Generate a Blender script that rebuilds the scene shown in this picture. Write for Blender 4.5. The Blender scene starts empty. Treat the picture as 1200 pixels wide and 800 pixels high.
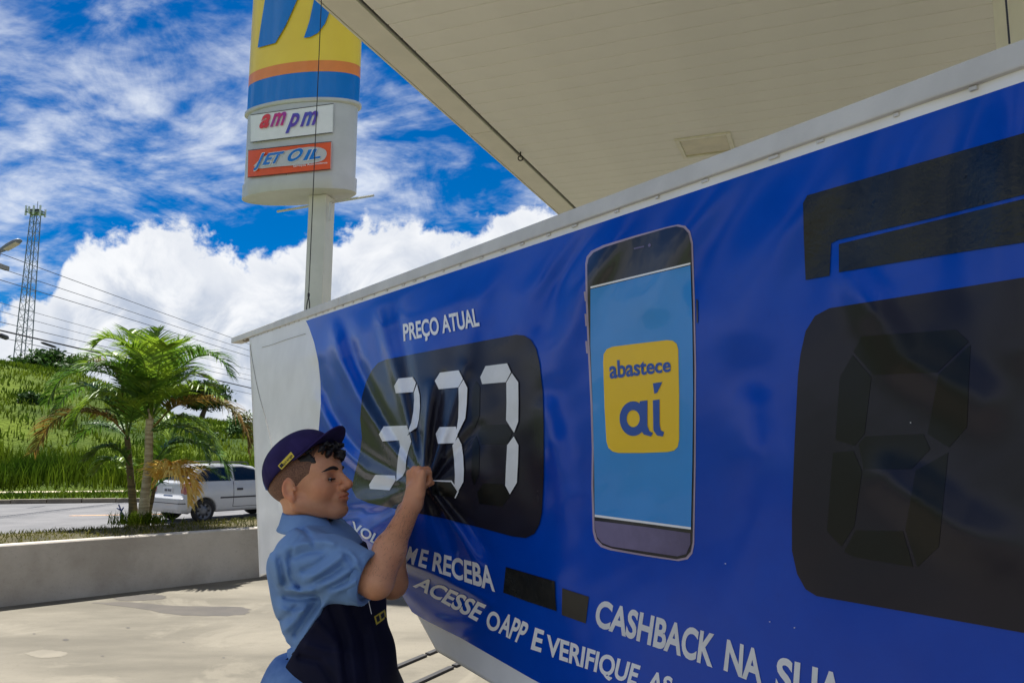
import bpy, bmesh, math, random
import numpy as np
from mathutils import Vector, Matrix

random.seed(7)
RNG = np.random.default_rng(7)
SC = bpy.context.scene
COL = SC.collection

# ---------------------------------------------------------------- camera
FPX = 920.0                                  # focal length in pixels of the 1200 x 800 photograph
PITCH, ROLL = math.radians(7.75), math.radians(0.45)
CAM = np.array([0.0, 0.0, 1.60])
FWD = np.array([0.0, math.cos(PITCH), math.sin(PITCH)])
UP0 = np.array([0.0, -math.sin(PITCH), math.cos(PITCH)])
RT0 = np.array([1.0, 0.0, 0.0])
RGT = math.cos(ROLL) * RT0 + math.sin(ROLL) * UP0
UPV = math.cos(ROLL) * UP0 - math.sin(ROLL) * RT0

cam_data = bpy.data.cameras.new('camera')
cam_data.sensor_width = 36.0
cam_data.lens = FPX / 1200.0 * 36.0
cam_data.clip_start, cam_data.clip_end = 0.05, 4000.0
cam = bpy.data.objects.new('camera', cam_data)
COL.objects.link(cam)
cam.matrix_world = Matrix(((RGT[0], UPV[0], -FWD[0], CAM[0]), (RGT[1], UPV[1], -FWD[1], CAM[1]),
                           (RGT[2], UPV[2], -FWD[2], CAM[2]), (0, 0, 0, 1)))
SC.camera = cam

# ---------------------------------------------------------------- sun, sky, exposure
SUN_EL, SUN_AZ = math.radians(67.5), math.atan2(-0.53, 0.85)     # azimuth from +Y towards +X
SUN_DIR = Vector((math.cos(SUN_EL) * math.sin(SUN_AZ), math.cos(SUN_EL) * math.cos(SUN_AZ), math.sin(SUN_EL)))
sun_data = bpy.data.lights.new('sun', 'SUN')
sun_data.energy, sun_data.angle, sun_data.color = 2.1, math.radians(0.53), (1.0, 0.965, 0.91)
sun = bpy.data.objects.new('sun', sun_data)
COL.objects.link(sun)
sun.rotation_euler = SUN_DIR.to_track_quat('Z', 'Y').to_euler()
sun.location = (-20, 8, 60)

SC.view_settings.view_transform = 'Standard'
SC.view_settings.look = 'None'
SC.view_settings.gamma = 1.0
SC.view_settings.use_curve_mapping = False
SC.view_settings.exposure = 2.3
SC.render.engine = 'CYCLES'
SC.cycles.use_denoising = True
SC.cycles.max_bounces = 7
SC.cycles.diffuse_bounces = 5
SC.cycles.glossy_bounces = 3
SC.cycles.transparent_max_bounces = 6
SC.cycles.sample_clamp_indirect = 6.0


def ray(px, py):
    """direction through a pixel of the photograph, one metre deep along the camera axis"""
    px = np.asarray(px, float)
    py = np.asarray(py, float)
    return FWD + ((px - 600.0) / FPX)[..., None] * RGT - ((py - 400.0) / FPX)[..., None] * UPV


def at_z(px, py, z):
    r = ray(px, py)
    return CAM + r * ((z - CAM[2]) / r[..., 2])[..., None]


def at_y(px, py, y):
    r = ray(px, py)
    return CAM + r * (y / r[..., 1])[..., None]


def tan_dir(px, py):
    r = ray(px, py)
    return math.atan2(r[0], r[1]), r[2] / math.hypot(r[0], r[1])


world = bpy.data.worlds.new('World')
SC.world = world
world.use_nodes = True
nt = world.node_tree
nt.nodes.clear()


class NT:
    """small helper to wire node trees"""
    def __init__(s, tree):
        s.t = tree

    def n(s, kind, **kw):
        nd = s.t.nodes.new(kind)
        for k, v in kw.items():
            if k.startswith('i_'):
                nd.inputs[k[2:].replace('_', ' ')].default_value = v
            else:
                setattr(nd, k, v)
        return nd

    def l(s, a, b):
        s.t.links.new(a, b)

    def math(s, op, a, b=None, c=None, clamp=False):
        nd = s.t.nodes.new('ShaderNodeMath')
        nd.operation = op
        nd.use_clamp = clamp
        for i, v in enumerate((a, b, c)):
            if v is None:
                continue
            if hasattr(v, 'is_linked') or hasattr(v, 'links'):
                s.l(v, nd.inputs[i])
            else:
                nd.inputs[i].default_value = v
        return nd.outputs[0]

    def mixc(s, f, a, b, blend='MIX'):
        nd = s.t.nodes.new('ShaderNodeMix')
        nd.data_type = 'RGBA'
        nd.blend_type = blend
        for sock, v in ((nd.inputs[0], f), (nd.inputs[6], a), (nd.inputs[7], b)):
            if hasattr(v, 'links'):
                s.l(v, sock)
            else:
                sock.default_value = v
        return nd.outputs[2]

    def step(s, v, lo, hi):
        nd = s.t.nodes.new('ShaderNodeMapRange')
        nd.interpolation_type = 'SMOOTHSTEP'
        s.l(v, nd.inputs[0])
        nd.inputs[1].default_value, nd.inputs[2].default_value = lo, hi
        return nd.outputs[0]


def build_sky():
    g = NT(nt)
    out = g.n('ShaderNodeOutputWorld')
    bg = g.n('ShaderNodeBackground')
    bg.inputs['Strength'].default_value = 0.10
    g.l(bg.outputs[0], out.inputs[0])
    sky = g.n('ShaderNodeTexSky')
    sky.sky_type = 'NISHITA'
    sky.sun_disc = False
    sky.sun_elevation = SUN_EL
    sky.sun_rotation = SUN_AZ
    sky.altitude = 300
    sky.air_density = 1.0
    sky.dust_density = 0.3
    sky.ozone_density = 3.0
    hs = g.n('ShaderNodeHueSaturation')
    hs.inputs['Saturation'].default_value = 1.55
    hs.inputs['Value'].default_value = 0.18
    tint = g.mixc(1.0, sky.outputs[0], (0.8, 0.84, 1.0, 1), 'MULTIPLY')
    g.l(tint, hs.inputs['Color'])
    tc = g.n('ShaderNodeTexCoord')
    sep = g.n('ShaderNodeSeparateXYZ')
    g.l(tc.outputs['Generated'], sep.inputs[0])
    x, y, z = sep.outputs
    hyp = g.math('SQRT', g.math('ADD', g.math('MULTIPLY', x, x), g.math('MULTIPLY', y, y)))
    elev = g.math('DIVIDE', z, g.math('MAXIMUM', hyp, 0.02))
    az = g.math('ARCTAN2', x, y)
    # high thin cloud on a flat layer
    zz = g.math('ADD', g.math('MAXIMUM', z, 0.0), 0.22)
    comb = g.n('ShaderNodeCombineXYZ')
    g.l(g.math('DIVIDE', x, zz), comb.inputs[0])
    g.l(g.math('DIVIDE', y, zz), comb.inputs[1])
    mp = g.n('ShaderNodeMapping')
    mp.inputs['Location'].default_value = (3.1, 7.73, 0.4)
    mp.inputs['Rotation'].default_value = (0, 0, math.radians(38))
    mp.inputs['Scale'].default_value = (1.0, 1.3, 1.0)
    g.l(comb.outputs[0], mp.inputs[0])
    n1 = g.n('ShaderNodeTexNoise', i_Scale=0.95, i_Detail=3.0, i_Roughness=0.5, i_Distortion=0.3)
    g.l(mp.outputs[0], n1.inputs['Vector'])
    n2 = g.n('ShaderNodeTexNoise', i_Scale=3.2, i_Detail=9.0, i_Roughness=0.60, i_Distortion=0.7)
    g.l(mp.outputs[0], n2.inputs['Vector'])
    v = g.n('ShaderNodeTexNoise', i_Scale=13.0, i_Detail=4.0, i_Roughness=0.6, i_Distortion=0.2)
    g.l(mp.outputs[0], v.inputs['Vector'])
    dens = g.math('ADD', g.math('MULTIPLY', n1.outputs[0], 0.95),
                  g.math('ADD', g.math('MULTIPLY', n2.outputs[0], 0.85), g.math('MULTIPLY', v.outputs[0], 0.35)))
    thin = g.step(dens, 0.97, 1.34)
    # cumulus bank low over the hills: the top line wanders with the azimuth
    a1 = g.n('ShaderNodeCombineXYZ')
    g.l(az, a1.inputs[0])
    g.l(elev, a1.inputs[1])
    cv = g.n('ShaderNodeFloatCurve')
    pts_px = [(-300, 360), (-60, 362), (20, 352), (62, 338), (72, 300), (100, 280), (132, 262), (165, 250), (205, 268),
              (250, 284), (300, 292), (380, 268), (450, 252), (540, 262), (640, 236), (760, 270), (1100, 330)]
    pts = [tan_dir(*p) for p in pts_px]
    lo, hi = -1.6, 1.6
    c = cv.mapping.curves[0]
    pl = [((a - lo) / (hi - lo), e) for a, e in pts]
    pl = [(0.0, 0.16), (0.12, 0.20), (0.2, 0.15)] + [p for p in pl if p[0] > 0.22] + [(0.92, 0.17), (1.0, 0.16)]
    while len(c.points) < len(pl):
        c.points.new(0.5, 0.5)
    for p, (u, e) in zip(c.points, pl):
        p.location = (u, e)
        p.handle_type = 'AUTO'
    cv.mapping.update()
    # azimuth beyond the curve is folded back, so that the bank runs round the whole horizon
    pp = g.n('ShaderNodeMath', operation='PINGPONG')
    g.l(g.math('ADD', az, -lo), pp.inputs[0])
    pp.inputs[1].default_value = hi - lo
    g.l(g.math('DIVIDE', pp.outputs[0], hi - lo), cv.inputs['Value'])
    nb = g.n('ShaderNodeTexNoise', i_Scale=16.0, i_Detail=8.0, i_Roughness=0.58, i_Distortion=0.15)
    g.l(a1.outputs[0], nb.inputs['Vector'])
    puff = g.math('MULTIPLY', g.math('SUBTRACT', nb.outputs[0], 0.5), 0.16)
    edge = g.math('SUBTRACT', g.math('ADD', cv.outputs[0], puff), elev)
    cum = g.step(edge, -0.003, 0.016)
    # the bank is lit from above: bright tops, grey-blue shaded lumps
    nl = g.n('ShaderNodeTexNoise', i_Scale=11.0, i_Detail=7.0, i_Roughness=0.6, i_Distortion=0.6)
    g.l(a1.outputs[0], nl.inputs['Vector'])
    lump = g.step(nl.outputs[0], 0.34, 0.62)
    depth = g.step(edge, 0.0, 0.14)
    shade = g.math('MULTIPLY', lump, g.math('ADD', g.math('MULTIPLY', depth, 0.75), 0.25))
    ccol = g.mixc(shade, (2.0, 2.02, 2.05, 1), (0.98, 1.12, 1.38, 1))
    tcol = (1.75, 1.85, 2.0, 1)
    s1 = g.mixc(g.math('MULTIPLY', thin, 0.86), hs.outputs[0], tcol)
    fade = g.step(elev, -0.02, 0.05)
    s2 = g.mixc(g.math('MULTIPLY', cum, g.math('ADD', g.math('MULTIPLY', fade, 0.3), 0.66)), s1, ccol)
    g.l(s2, bg.inputs['Color'])


build_sky()

# ---------------------------------------------------------------- helpers: materials
def lin(r, g=None, b=None):
    if g is None:
        r, g, b = r
    f = lambda c: (c / 255 / 12.92) if c <= 10.31 else ((c / 255 + 0.055) / 1.055) ** 2.4
    return (f(r), f(g), f(b), 1.0)


MATS = {}


def pm(name, col, rough=0.6, var=0.12, scale=6.0, bump=0.0, bscale=60.0, metal=0.0, spec=0.5, coat=0.0,
       col2=None, detail=5.0, rvar=0.0, stretch=None, coords='Object', subsurf=0.0, bdist=0.01, emit=None, trans=0.0, speck=None, attr=None):
    if name in MATS:
        return MATS[name]
    m = bpy.data.materials.new(name)
    m.use_nodes = True
    t = m.node_tree
    t.nodes.clear()
    g = NT(t)
    out = g.n('ShaderNodeOutputMaterial')
    b = g.n('ShaderNodeBsdfPrincipled')
    g.l(b.outputs[0], out.inputs[0])
    tc = g.n('ShaderNodeTexCoord')
    vec = tc.outputs[coords]
    if stretch:
        mp = g.n('ShaderNodeMapping')
        mp.inputs['Scale'].default_value = stretch
        g.l(vec, mp.inputs[0])
        vec = mp.outputs[0]
    n = g.n('ShaderNodeTexNoise', i_Scale=scale, i_Detail=detail, i_Roughness=0.6)
    g.l(vec, n.inputs['Vector'])
    c = np.array(col[:3])
    a = col2[:3] if col2 is not None else tuple(c * (1 - var))
    bcol = tuple(c) if col2 is not None else tuple(np.minimum(c * (1 + var), 1))
    f = g.step(n.outputs[0], 0.3, 0.7)
    cm = g.mixc(f, (*a, 1), (*bcol, 1))
    if speck:
        # fine dark grit and larger worn patches
        ns = g.n('ShaderNodeTexNoise', i_Scale=speck[0], i_Detail=4.0, i_Roughness=0.7)
        g.l(tc.outputs[coords], ns.inputs['Vector'])
        cm = g.mixc(g.math('MULTIPLY', g.step(ns.outputs[0], 0.56, 0.72), speck[1]), cm, (*(c * .45), 1))
        nw = g.n('ShaderNodeTexNoise', i_Scale=speck[0] * .035, i_Detail=8.0, i_Roughness=0.68, i_Distortion=0.8)
        g.l(tc.outputs[coords], nw.inputs['Vector'])
        cm = g.mixc(g.math('MULTIPLY', g.step(nw.outputs[0], 0.52, 0.66), speck[1] * .8), cm, (*np.minimum(c * 1.25, 1), 1))
    if attr:
        # pigment (lips, stubble, redness) and darker eye sockets, stored per vertex
        at = g.n('ShaderNodeAttribute')
        at.attribute_name = attr
        nf = g.n('ShaderNodeTexNoise', i_Scale=70.0, i_Detail=4.0, i_Roughness=0.7)
        g.l(tc.outputs[coords], nf.inputs['Vector'])
        cm = g.mixc(g.math('MULTIPLY', g.step(nf.outputs[0], 0.4, 0.7), .30), cm, (*(c * np.array([.80, .70, .66])), 1))
        cm = g.mixc(1.0, cm, at.outputs['Color'], 'MULTIPLY')
    g.l(cm, b.inputs['Base Color'])
    b.inputs['Metallic'].default_value = metal
    b.inputs['Specular IOR Level'].default_value = spec
    b.inputs['Coat Weight'].default_value = coat
    if subsurf:
        b.inputs['Subsurface Weight'].default_value = subsurf
        b.inputs['Subsurface Radius'].default_value = (1.0, 0.4, 0.2)
        b.inputs['Subsurface Scale'].default_value = 0.008
    if rvar:
        r = g.math('ADD', g.math('MULTIPLY', f, rvar), rough - rvar / 2)
        g.l(r, b.inputs['Roughness'])
    else:
        b.inputs['Roughness'].default_value = rough
    if emit:
        b.inputs['Emission Color'].default_value = (*emit[:3], 1)
        b.inputs['Emission Strength'].default_value = emit[3]
    if bump:
        n2 = g.n('ShaderNodeTexNoise', i_Scale=bscale, i_Detail=6.0, i_Roughness=0.65)
        g.l(vec, n2.inputs['Vector'])
        bp = g.n('ShaderNodeBump')
        bp.inputs['Strength'].default_value = bump
        bp.inputs['Distance'].default_value = bdist
        g.l(n2.outputs[0], bp.inputs['Height'])
        g.l(bp.outputs[0], b.inputs['Normal'])
    if trans:
        tr = g.n('ShaderNodeBsdfTranslucent')
        g.l(cm, tr.inputs[0])
        mx = g.n('ShaderNodeMixShader')
        mx.inputs[0].default_value = trans
        g.l(b.outputs[0], mx.inputs[1])
        g.l(tr.outputs[0], mx.inputs[2])
        g.l(mx.outputs[0], out.inputs[0])
    m.diffuse_color = (*c, 1)
    MATS[name] = m
    return m


# ---------------------------------------------------------------- helpers: objects
ORG = {}


def tag(o, label=None, cat=None, group=None, kind=None):
    if label:
        o['label'] = label
    if cat:
        o['category'] = cat
    if group:
        o['group'] = group
    if kind:
        o['kind'] = kind
    return o


def empty(name, loc, label=None, cat=None, group=None):
    o = bpy.data.objects.new(name, None)
    COL.objects.link(o)
    o.location = tuple(loc)
    o.empty_display_size = 0.1
    ORG[o] = np.array(loc, float)
    return tag(o, label, cat, group)


def mk(name, V, F, mat, parent=None, smooth=False, origin=None):
    """one mesh object from world coordinates"""
    V = np.asarray(V, float).reshape(-1, 3)
    if parent is not None:
        o0 = ORG[parent]
    elif origin is not None:
        o0 = np.array(origin, float)
    else:
        lo, hi = V.min(0), V.max(0)
        o0 = np.array([(lo[0] + hi[0]) / 2, (lo[1] + hi[1]) / 2, lo[2]])
    me = bpy.data.meshes.new(name)
    F = F.tolist() if isinstance(F, np.ndarray) else F
    me.from_pydata((V - o0).tolist(), [], F)
    me.validate()
    if smooth:
        me.polygons.foreach_set('use_smooth', [True] * len(me.polygons))
    me.update()
    if mat is not None:
        me.materials.append(mat)
    o = bpy.data.objects.new(name, me)
    COL.objects.link(o)
    if parent is not None:
        o.parent = parent
    else:
        o.location = tuple(o0)
    ORG[o] = o0
    return o


def bevel(o, w, seg=2):
    md = o.modifiers.new('bevel', 'BEVEL')
    md.width = w
    md.segments = seg
    md.limit_method = 'ANGLE'
    md.angle_limit = math.radians(35)
    return o


def box_vf(c, h, R=None):
    """box centre, half sizes, optional 3x3 whose columns are the axes"""
    s = np.array([[x, y, z] for z in (-1, 1) for y in (-1, 1) for x in (-1, 1)], float) * np.asarray(h, float)
    if R is not None:
        s = s @ np.asarray(R, float).T
    F = [(0, 2, 3, 1), (4, 5, 7, 6), (0, 1, 5, 4), (2, 6, 7, 3), (0, 4, 6, 2), (1, 3, 7, 5)]
    return s + np.asarray(c, float), F


class MB:
    """collects shapes for ONE mesh object"""
    def __init__(s):
        s.V, s.F = [], []

    def add(s, V, F):
        n = len(s.V)
        s.V.extend(np.asarray(V, float).tolist())
        s.F.extend([tuple(int(i) + n for i in f) for f in F])
        return s

    def box(s, c, h, R=None):
        return s.add(*box_vf(c, h, R))

    def tube(s, pts, rad, n=8, cap=True):
        return s.add(*tube_vf(pts, rad, n, cap))

    def build(s, name, mat, parent=None, smooth=False, origin=None):
        return mk(name, s.V, s.F, mat, parent, smooth, origin)


def tube_vf(pts, rad, n=8, cap=True):
    P = np.asarray(pts, float)
    k = len(P)
    rad = np.full(k, rad) if np.isscalar(rad) else np.asarray(rad, float)
    T = np.gradient(P, axis=0)
    T /= np.linalg.norm(T, axis=1)[:, None] + 1e-12
    ref = np.array([0, 0, 1.0]) if abs(T[0][2]) < 0.9 else np.array([1.0, 0, 0])
    V = []
    a = np.cross(T[0], ref)
    a /= np.linalg.norm(a)
    for i in range(k):
        a = a - T[i] * np.dot(a, T[i])
        a /= np.linalg.norm(a) + 1e-12
        b = np.cross(T[i], a)
        for j in range(n):
            w = 2 * math.pi * j / n
            V.append(P[i] + rad[i] * (math.cos(w) * a + math.sin(w) * b))
    F = []
    for i in range(k - 1):
        for j in range(n):
            j2 = (j + 1) % n
            F.append((i * n + j, i * n + j2, (i + 1) * n + j2, (i + 1) * n + j))
    if cap:
        F.append(tuple(range(n))[::-1])
        F.append(tuple((k - 1) * n + j for j in range(n)))
    return np.array(V), F


def grid_vf(P):
    """P: (rows, cols, 3)"""
    r, c = P.shape[:2]
    idx = np.arange(r * c).reshape(r, c)
    F = np.stack([idx[:-1, :-1], idx[:-1, 1:], idx[1:, 1:], idx[1:, :-1]], -1).reshape(-1, 4)
    return P.reshape(-1, 3), F


def bez(pts, n):
    """smooth curve through a few points (Catmull-Rom)"""
    P = np.asarray(pts, float)
    P = np.vstack([2 * P[0] - P[1], P, 2 * P[-1] - P[-2]])
    m = len(P) - 3
    out = []
    for t in np.linspace(0, m, n):
        i = min(int(t), m - 1)
        u = t - i
        p0, p1, p2, p3 = P[i:i + 4]
        out.append(0.5 * (2 * p1 + (p2 - p0) * u + (2 * p0 - 5 * p1 + 4 * p2 - p3) * u * u + (3 * p1 - p0 - 3 * p2 + p3) * u ** 3))
    return np.array(out)


def face_cam(V, F):
    """turn the faces of a sheet towards the camera side"""
    V = np.asarray(V)
    s = 0
    for f in list(F)[:: max(1, len(F) // 60)]:
        p = V[list(f)]
        nn = np.cross(p[1] - p[0], p[2] - p[0])
        s += np.dot(nn, CAM - p[0]) / (np.linalg.norm(nn) + 1e-12)
    return [tuple(f)[::-1] for f in F] if s < 0 else F


def bisect_geom(bm, nx, ny, lo, hi):
    for ax, n in ((0, nx), (1, ny)):
        for i in range(1, n):
            co = [0, 0, 0]
            no = [0, 0, 0]
            co[ax] = lo[ax] + (hi[ax] - lo[ax]) * i / n
            no[ax] = 1
            bmesh.ops.bisect_plane(bm, geom=bm.verts[:] + bm.edges[:] + bm.faces[:], dist=1e-6, plane_co=co, plane_no=no)


def bm_out(bm):
    bmesh.ops.triangulate(bm, faces=bm.faces[:])
    bm.verts.ensure_lookup_table()
    V = np.array([v.co[:] for v in bm.verts])
    F = [tuple(v.index for v in f.verts) for f in bm.faces]
    bm.free()
    return V, F


def poly_geom(pts, step=8.0):
    pts = np.asarray(pts, float)
    bm = bmesh.new()
    bm.faces.new([bm.verts.new((p[0], p[1], 0)) for p in pts])
    lo, hi = pts.min(0), pts.max(0)
    nx, ny = max(1, int((hi[0] - lo[0]) / step)), max(1, int((hi[1] - lo[1]) / step))
    bmesh.ops.triangulate(bm, faces=bm.faces[:])
    bisect_geom(bm, nx, ny, lo, hi)
    V, F = bm_out(bm)
    return V[:, :2], F


def text_geom(s, bold=0.012, nx=8, ny=3, shear=0.0, space=1.0):
    cu = bpy.data.curves.new('lettering', 'FONT')
    cu.body = s
    cu.offset = bold
    cu.shear = shear
    cu.space_character = space
    cu.resolution_u = 5
    o = bpy.data.objects.new('lettering', cu)
    COL.objects.link(o)
    dg = bpy.context.evaluated_depsgraph_get()
    me = bpy.data.meshes.new_from_object(o.evaluated_get(dg))
    bm = bmesh.new()
    bm.from_mesh(me)
    bmesh.ops.remove_doubles(bm, verts=bm.verts[:], dist=1e-5)
    bpy.data.objects.remove(o)
    bpy.data.curves.remove(cu)
    bpy.data.meshes.remove(me)
    xs = [v.co.x for v in bm.verts]
    lo, hi = min(xs), max(xs)
    for v in bm.verts:
        v.co.x = (v.co.x - lo) / (hi - lo)
        v.co.y = v.co.y / 0.70
        v.co.z = 0
    bisect_geom(bm, nx, ny, (0, 0), (1, 1))
    V, F = bm_out(bm)
    return V[:, :2], F


def quad_map(uv, q):
    """q: bottom-left, bottom-right, top-left, top-right"""
    bl, br, tl, tr = [np.asarray(p, float) for p in q]
    u, v = uv[:, :1], uv[:, 1:2]
    return (bl * (1 - u) + br * u) * (1 - v) + (tl * (1 - u) + tr * u) * v


def drape(name, uvpx, F, surf, off, mat, parent):
    V = surf(uvpx[:, 0], uvpx[:, 1], off)
    return mk(name, V, face_cam(V, F), mat, parent, smooth=True)

# ================================================================ the setting
def norm(v):
    v = np.asarray(v, float)
    return v / np.linalg.norm(v)


M_CONC = pm('concrete_floor', lin(117, 111, 97), 0.85, scale=0.7, bump=0.35, bscale=42, col2=lin(86, 81, 69), detail=9, stretch=(0.6, 1.7, 1), bdist=0.006, speck=(34, .5))
M_STAIN = pm('oil_stain', lin(60, 54, 46), 0.6, var=0.22, scale=3, bump=0.15, bscale=50)
M_WALL = pm('wall_plaster', lin(186, 179, 168), 0.85, scale=1.3, bump=0.5, bscale=30, col2=lin(156, 148, 136), detail=9, bdist=0.008, speck=(30, .3))
M_ASPH = pm('asphalt', lin(104, 103, 103), 0.85, scale=0.8, bump=0.3, bscale=120, col2=lin(84, 84, 85), detail=8, speck=(20, .3))
M_KERB = pm('kerb_stone', lin(120, 112, 98), 0.85, scale=2, var=0.25, bump=0.3)
M_PATH = pm('path_concrete', lin(190, 178, 150), 0.85, scale=2, var=0.15)
M_HILL = pm('hill_grass', lin(96, 112, 30), 0.9, spec=0.1, scale=0.16, bump=0.9, bscale=1.6, col2=lin(46, 66, 20), detail=10, bdist=0.5)
M_VERGE = pm('verge_soil', lin(98, 88, 50), 0.95, scale=1.0, bump=0.8, bscale=25, col2=lin(50, 48, 26), detail=8, bdist=0.03)
M_GROUND = pm('ground_grass', lin(92, 124, 48), 0.95, scale=0.05, col2=lin(66, 92, 36), detail=8)
M_BLADE = pm('grass_blade', lin(112, 128, 32), 0.8, scale=0.22, col2=lin(44, 70, 14), detail=6, spec=0.05, trans=0.4)
M_BLADE2 = pm('verge_blade', lin(122, 118, 54), 0.7, scale=0.8, col2=lin(58, 66, 24), detail=6, spec=0.2, trans=0.3)
M_LINE = pm('worn_road_paint', lin(196, 150, 104), 0.8, scale=2.0, var=0.25, detail=8)
M_DARK = pm('dark_joint', lin(38, 36, 36), 0.7, var=0.2, scale=9)

ground = mk('ground', [(-900, -300, -0.36), (900, -300, -0.36), (900, 1500, -0.36), (-900, 1500, -0.36)], [(0, 1, 2, 3)], M_GROUND)
tag(ground, kind='structure')

# low wall: base line from the photograph
WA, WB = at_z(0, 711, 0.0), at_z(303, 676, 0.0)
WDIR = norm((WB - WA) * [1, 1, 0])
WN = np.array([-WDIR[1], WDIR[0], 0.0])                    # away from the forecourt
WH = 0.60
W0, W1 = WA - WDIR * 22, WB + WDIR * 9

def prism(profile, p0, d, n, L):
    """profile: (q, z) list; extruded from p0 along d"""
    P = [p0 + n * q + np.array([0, 0, z]) for q, z in profile]
    V = P + [p + d * L for p in P]
    k = len(P)
    F = [tuple(range(k))[::-1], tuple(range(k, 2 * k))]
    for i in range(k):
        j = (i + 1) % k
        F.append((i, j, k + j, k + i))
    return np.array(V), F

WLEN = float(np.dot(W1 - W0, WDIR))
lw = mk('low_wall', *prism([(0, -0.3), (0, WH - 0.012), (0.012, WH), (0.15, WH), (0.162, WH - 0.012), (0.162, -0.3)], W0, WDIR, WN, WLEN), M_WALL)
tag(lw, 'low grey plastered wall between the forecourt and the road verge', 'wall')

# forecourt slab, joints, stains
fc = []
p_a, p_b = W0 - WN * 0.003, W1 - WN * 0.003
fc = [p_a, p_b, np.array([30, p_b[1] + 6, 0]), np.array([30, -30, 0]), np.array([p_a[0] - 4, -30, 0])]
fc = [np.array([p[0], p[1], 0.0]) for p in fc]
FV = fc + [p - np.array([0, 0, 0.3]) for p in fc]
forecourt = mk('forecourt', FV, [(4, 3, 2, 1, 0), (5, 6, 7, 8, 9)] + [(i, (i + 1) % 5, 5 + (i + 1) % 5, 5 + i) for i in range(5)], M_CONC)
tag(forecourt, kind='structure')

def floor_blob(name, px, off, mat, n=60, wob=0.06):
    """flat stain from a closed pixel outline on the floor"""
    off = off * .35
    P = at_z(np.array([p[0] for p in px], float), np.array([p[1] for p in px], float), off)
    P = bez(np.vstack([P, P[:1]]), n)[:-1]
    c = P.mean(0)
    k = 1 + wob * np.sin(np.arange(len(P)) * 1.7) * RNG.random(len(P))
    P = c + (P - c) * k[:, None]
    P[:, 2] = off
    V = np.vstack([P, c])
    m = len(P)
    return mk(name, V, [(i, (i + 1) % m, m) for i in range(m)], mat, forecourt)

floor_blob('oil_stain', [(108, 706), (150, 705), (200, 709), (250, 710), (285, 711), (292, 716), (280, 720), (240, 721), (200, 719), (160, 712)], 0.004, M_STAIN)
floor_blob('oil_stain', [(132, 699), (160, 696), (190, 697), (192, 701), (165, 703), (140, 703)], 0.006, M_STAIN)
M_STAIN2 = pm('faint_stain', lin(112, 106, 92), 0.8, var=0.1, scale=5)
floor_blob('faint_stain', [(28, 765), (50, 761), (78, 764), (70, 769), (45, 770)], 0.004, M_STAIN2)
for (sx, sy, sr) in ((77, 749, 4), (120, 768, 2.2), (40, 742, 2.0), (215, 752, 1.8), (150, 735, 2.5), (262, 770, 2)):
    floor_blob('oil_spot', [(sx - sr, sy), (sx, sy - sr * .35), (sx + sr, sy), (sx, sy + sr * .35)], 0.004, M_STAIN, 14)

# two dark steel strips of the drain channel across the slab
for (a, b) in (((440, 793), (700, 684)), ((470, 810), (740, 686))):
    A, B = at_z(*a, 0.0), at_z(*b, 0.0)
    d = norm(B - A)
    for i in range(9):
        p0 = A + d * (-1.2 + 0.62 * i)
        side = np.cross([0, 0, 1.0], d)
        mk('drain_strip', *box_vf(p0 + d * 0.3 + [0, 0, 0.006], (0.292, 0.021, 0.012), np.stack([d, side, [0, 0, 1]], 1)), M_DARK, forecourt)

# verge behind the wall
verge = mk('verge', *prism([(0.166, -0.34), (0.166, WH - 0.03), (0.7, WH + 0.0), (1.35, WH - 0.02), (1.75, WH - 0.12), (4.8, -0.345)], W0, WDIR, WN, WLEN), M_VERGE)
tag(verge, kind='structure')

# road, from its far kerb towards the verge
ZR = -0.30
RA, RB = at_z(0, 590.5, ZR), at_z(150, 588.5, ZR)
RD = norm(RB - RA)
RN = np.array([-RD[1], RD[0], 0.0])

def rq(s, q, z):
    return RA + RD * s + RN * q + np.array([0, 0, z - ZR])

road = mk('road', [rq(-120, -14, ZR), rq(160, -14, ZR), rq(160, 0, ZR), rq(-120, 0, ZR)], [(0, 1, 2, 3)], M_ASPH)
tag(road, kind='structure')
for (s0, s1, q, w) in ((-3.2, 0.3, -5.1, .12), (2.9, 4.2, -5.2, .10), (4.5, 5.8, -5.2, .10), (-9, -6, -5.1, .12), (8.5, 11, -5.2, .11)):
    V = []
    for i in range(13):
        s = s0 + (s1 - s0) * i / 12
        a, b = RNG.uniform(0.5, 1, 2) * w * (0.4 if i in (0, 12) else 1)
        V += [rq(s, q - a, ZR + .005), rq(s, q + b, ZR + .005)]
    mk('lane_marking', V, [(2 * i, 2 * i + 2, 2 * i + 3, 2 * i + 1) for i in range(12)], M_LINE, road)
for i in range(60):
    s = -40 + 1.02 * i
    V, F = box_vf(rq(s, 0.12, ZR + 0.04), (0.495, 0.115, 0.10 + 0.008 * math.sin(i * 7.7)), np.stack([RD, RN, [0, 0, 1]], 1))
    mk('kerb_stone', V, F, M_KERB, road)
gs = mk('grass_strip', [rq(-120, 0.23, ZR + .12), rq(160, 0.23, ZR + .12), rq(160, 3.3, ZR + .14), rq(-120, 3.3, ZR + .14)], [(0, 1, 2, 3)], M_HILL)
tag(gs, kind='structure')
path = mk('path', *prism([(3.3, ZR - .02), (3.3, ZR + .19), (4.2, ZR + .19), (4.2, ZR - .02)], RA * [1, 1, 0] - RD * 120, RD, RN, 280), M_PATH)
tag(path, kind='structure')

# hill: the crest follows the outline in the photograph
HP = np.array([(-900, 330), (-500, 362), (-200, 402), (0, 428), (60, 437), (110, 447), (160, 466), (215, 492), (300, 500), (420, 508), (700, 512), (1500, 512)], float)
QC = 36.0

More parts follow.
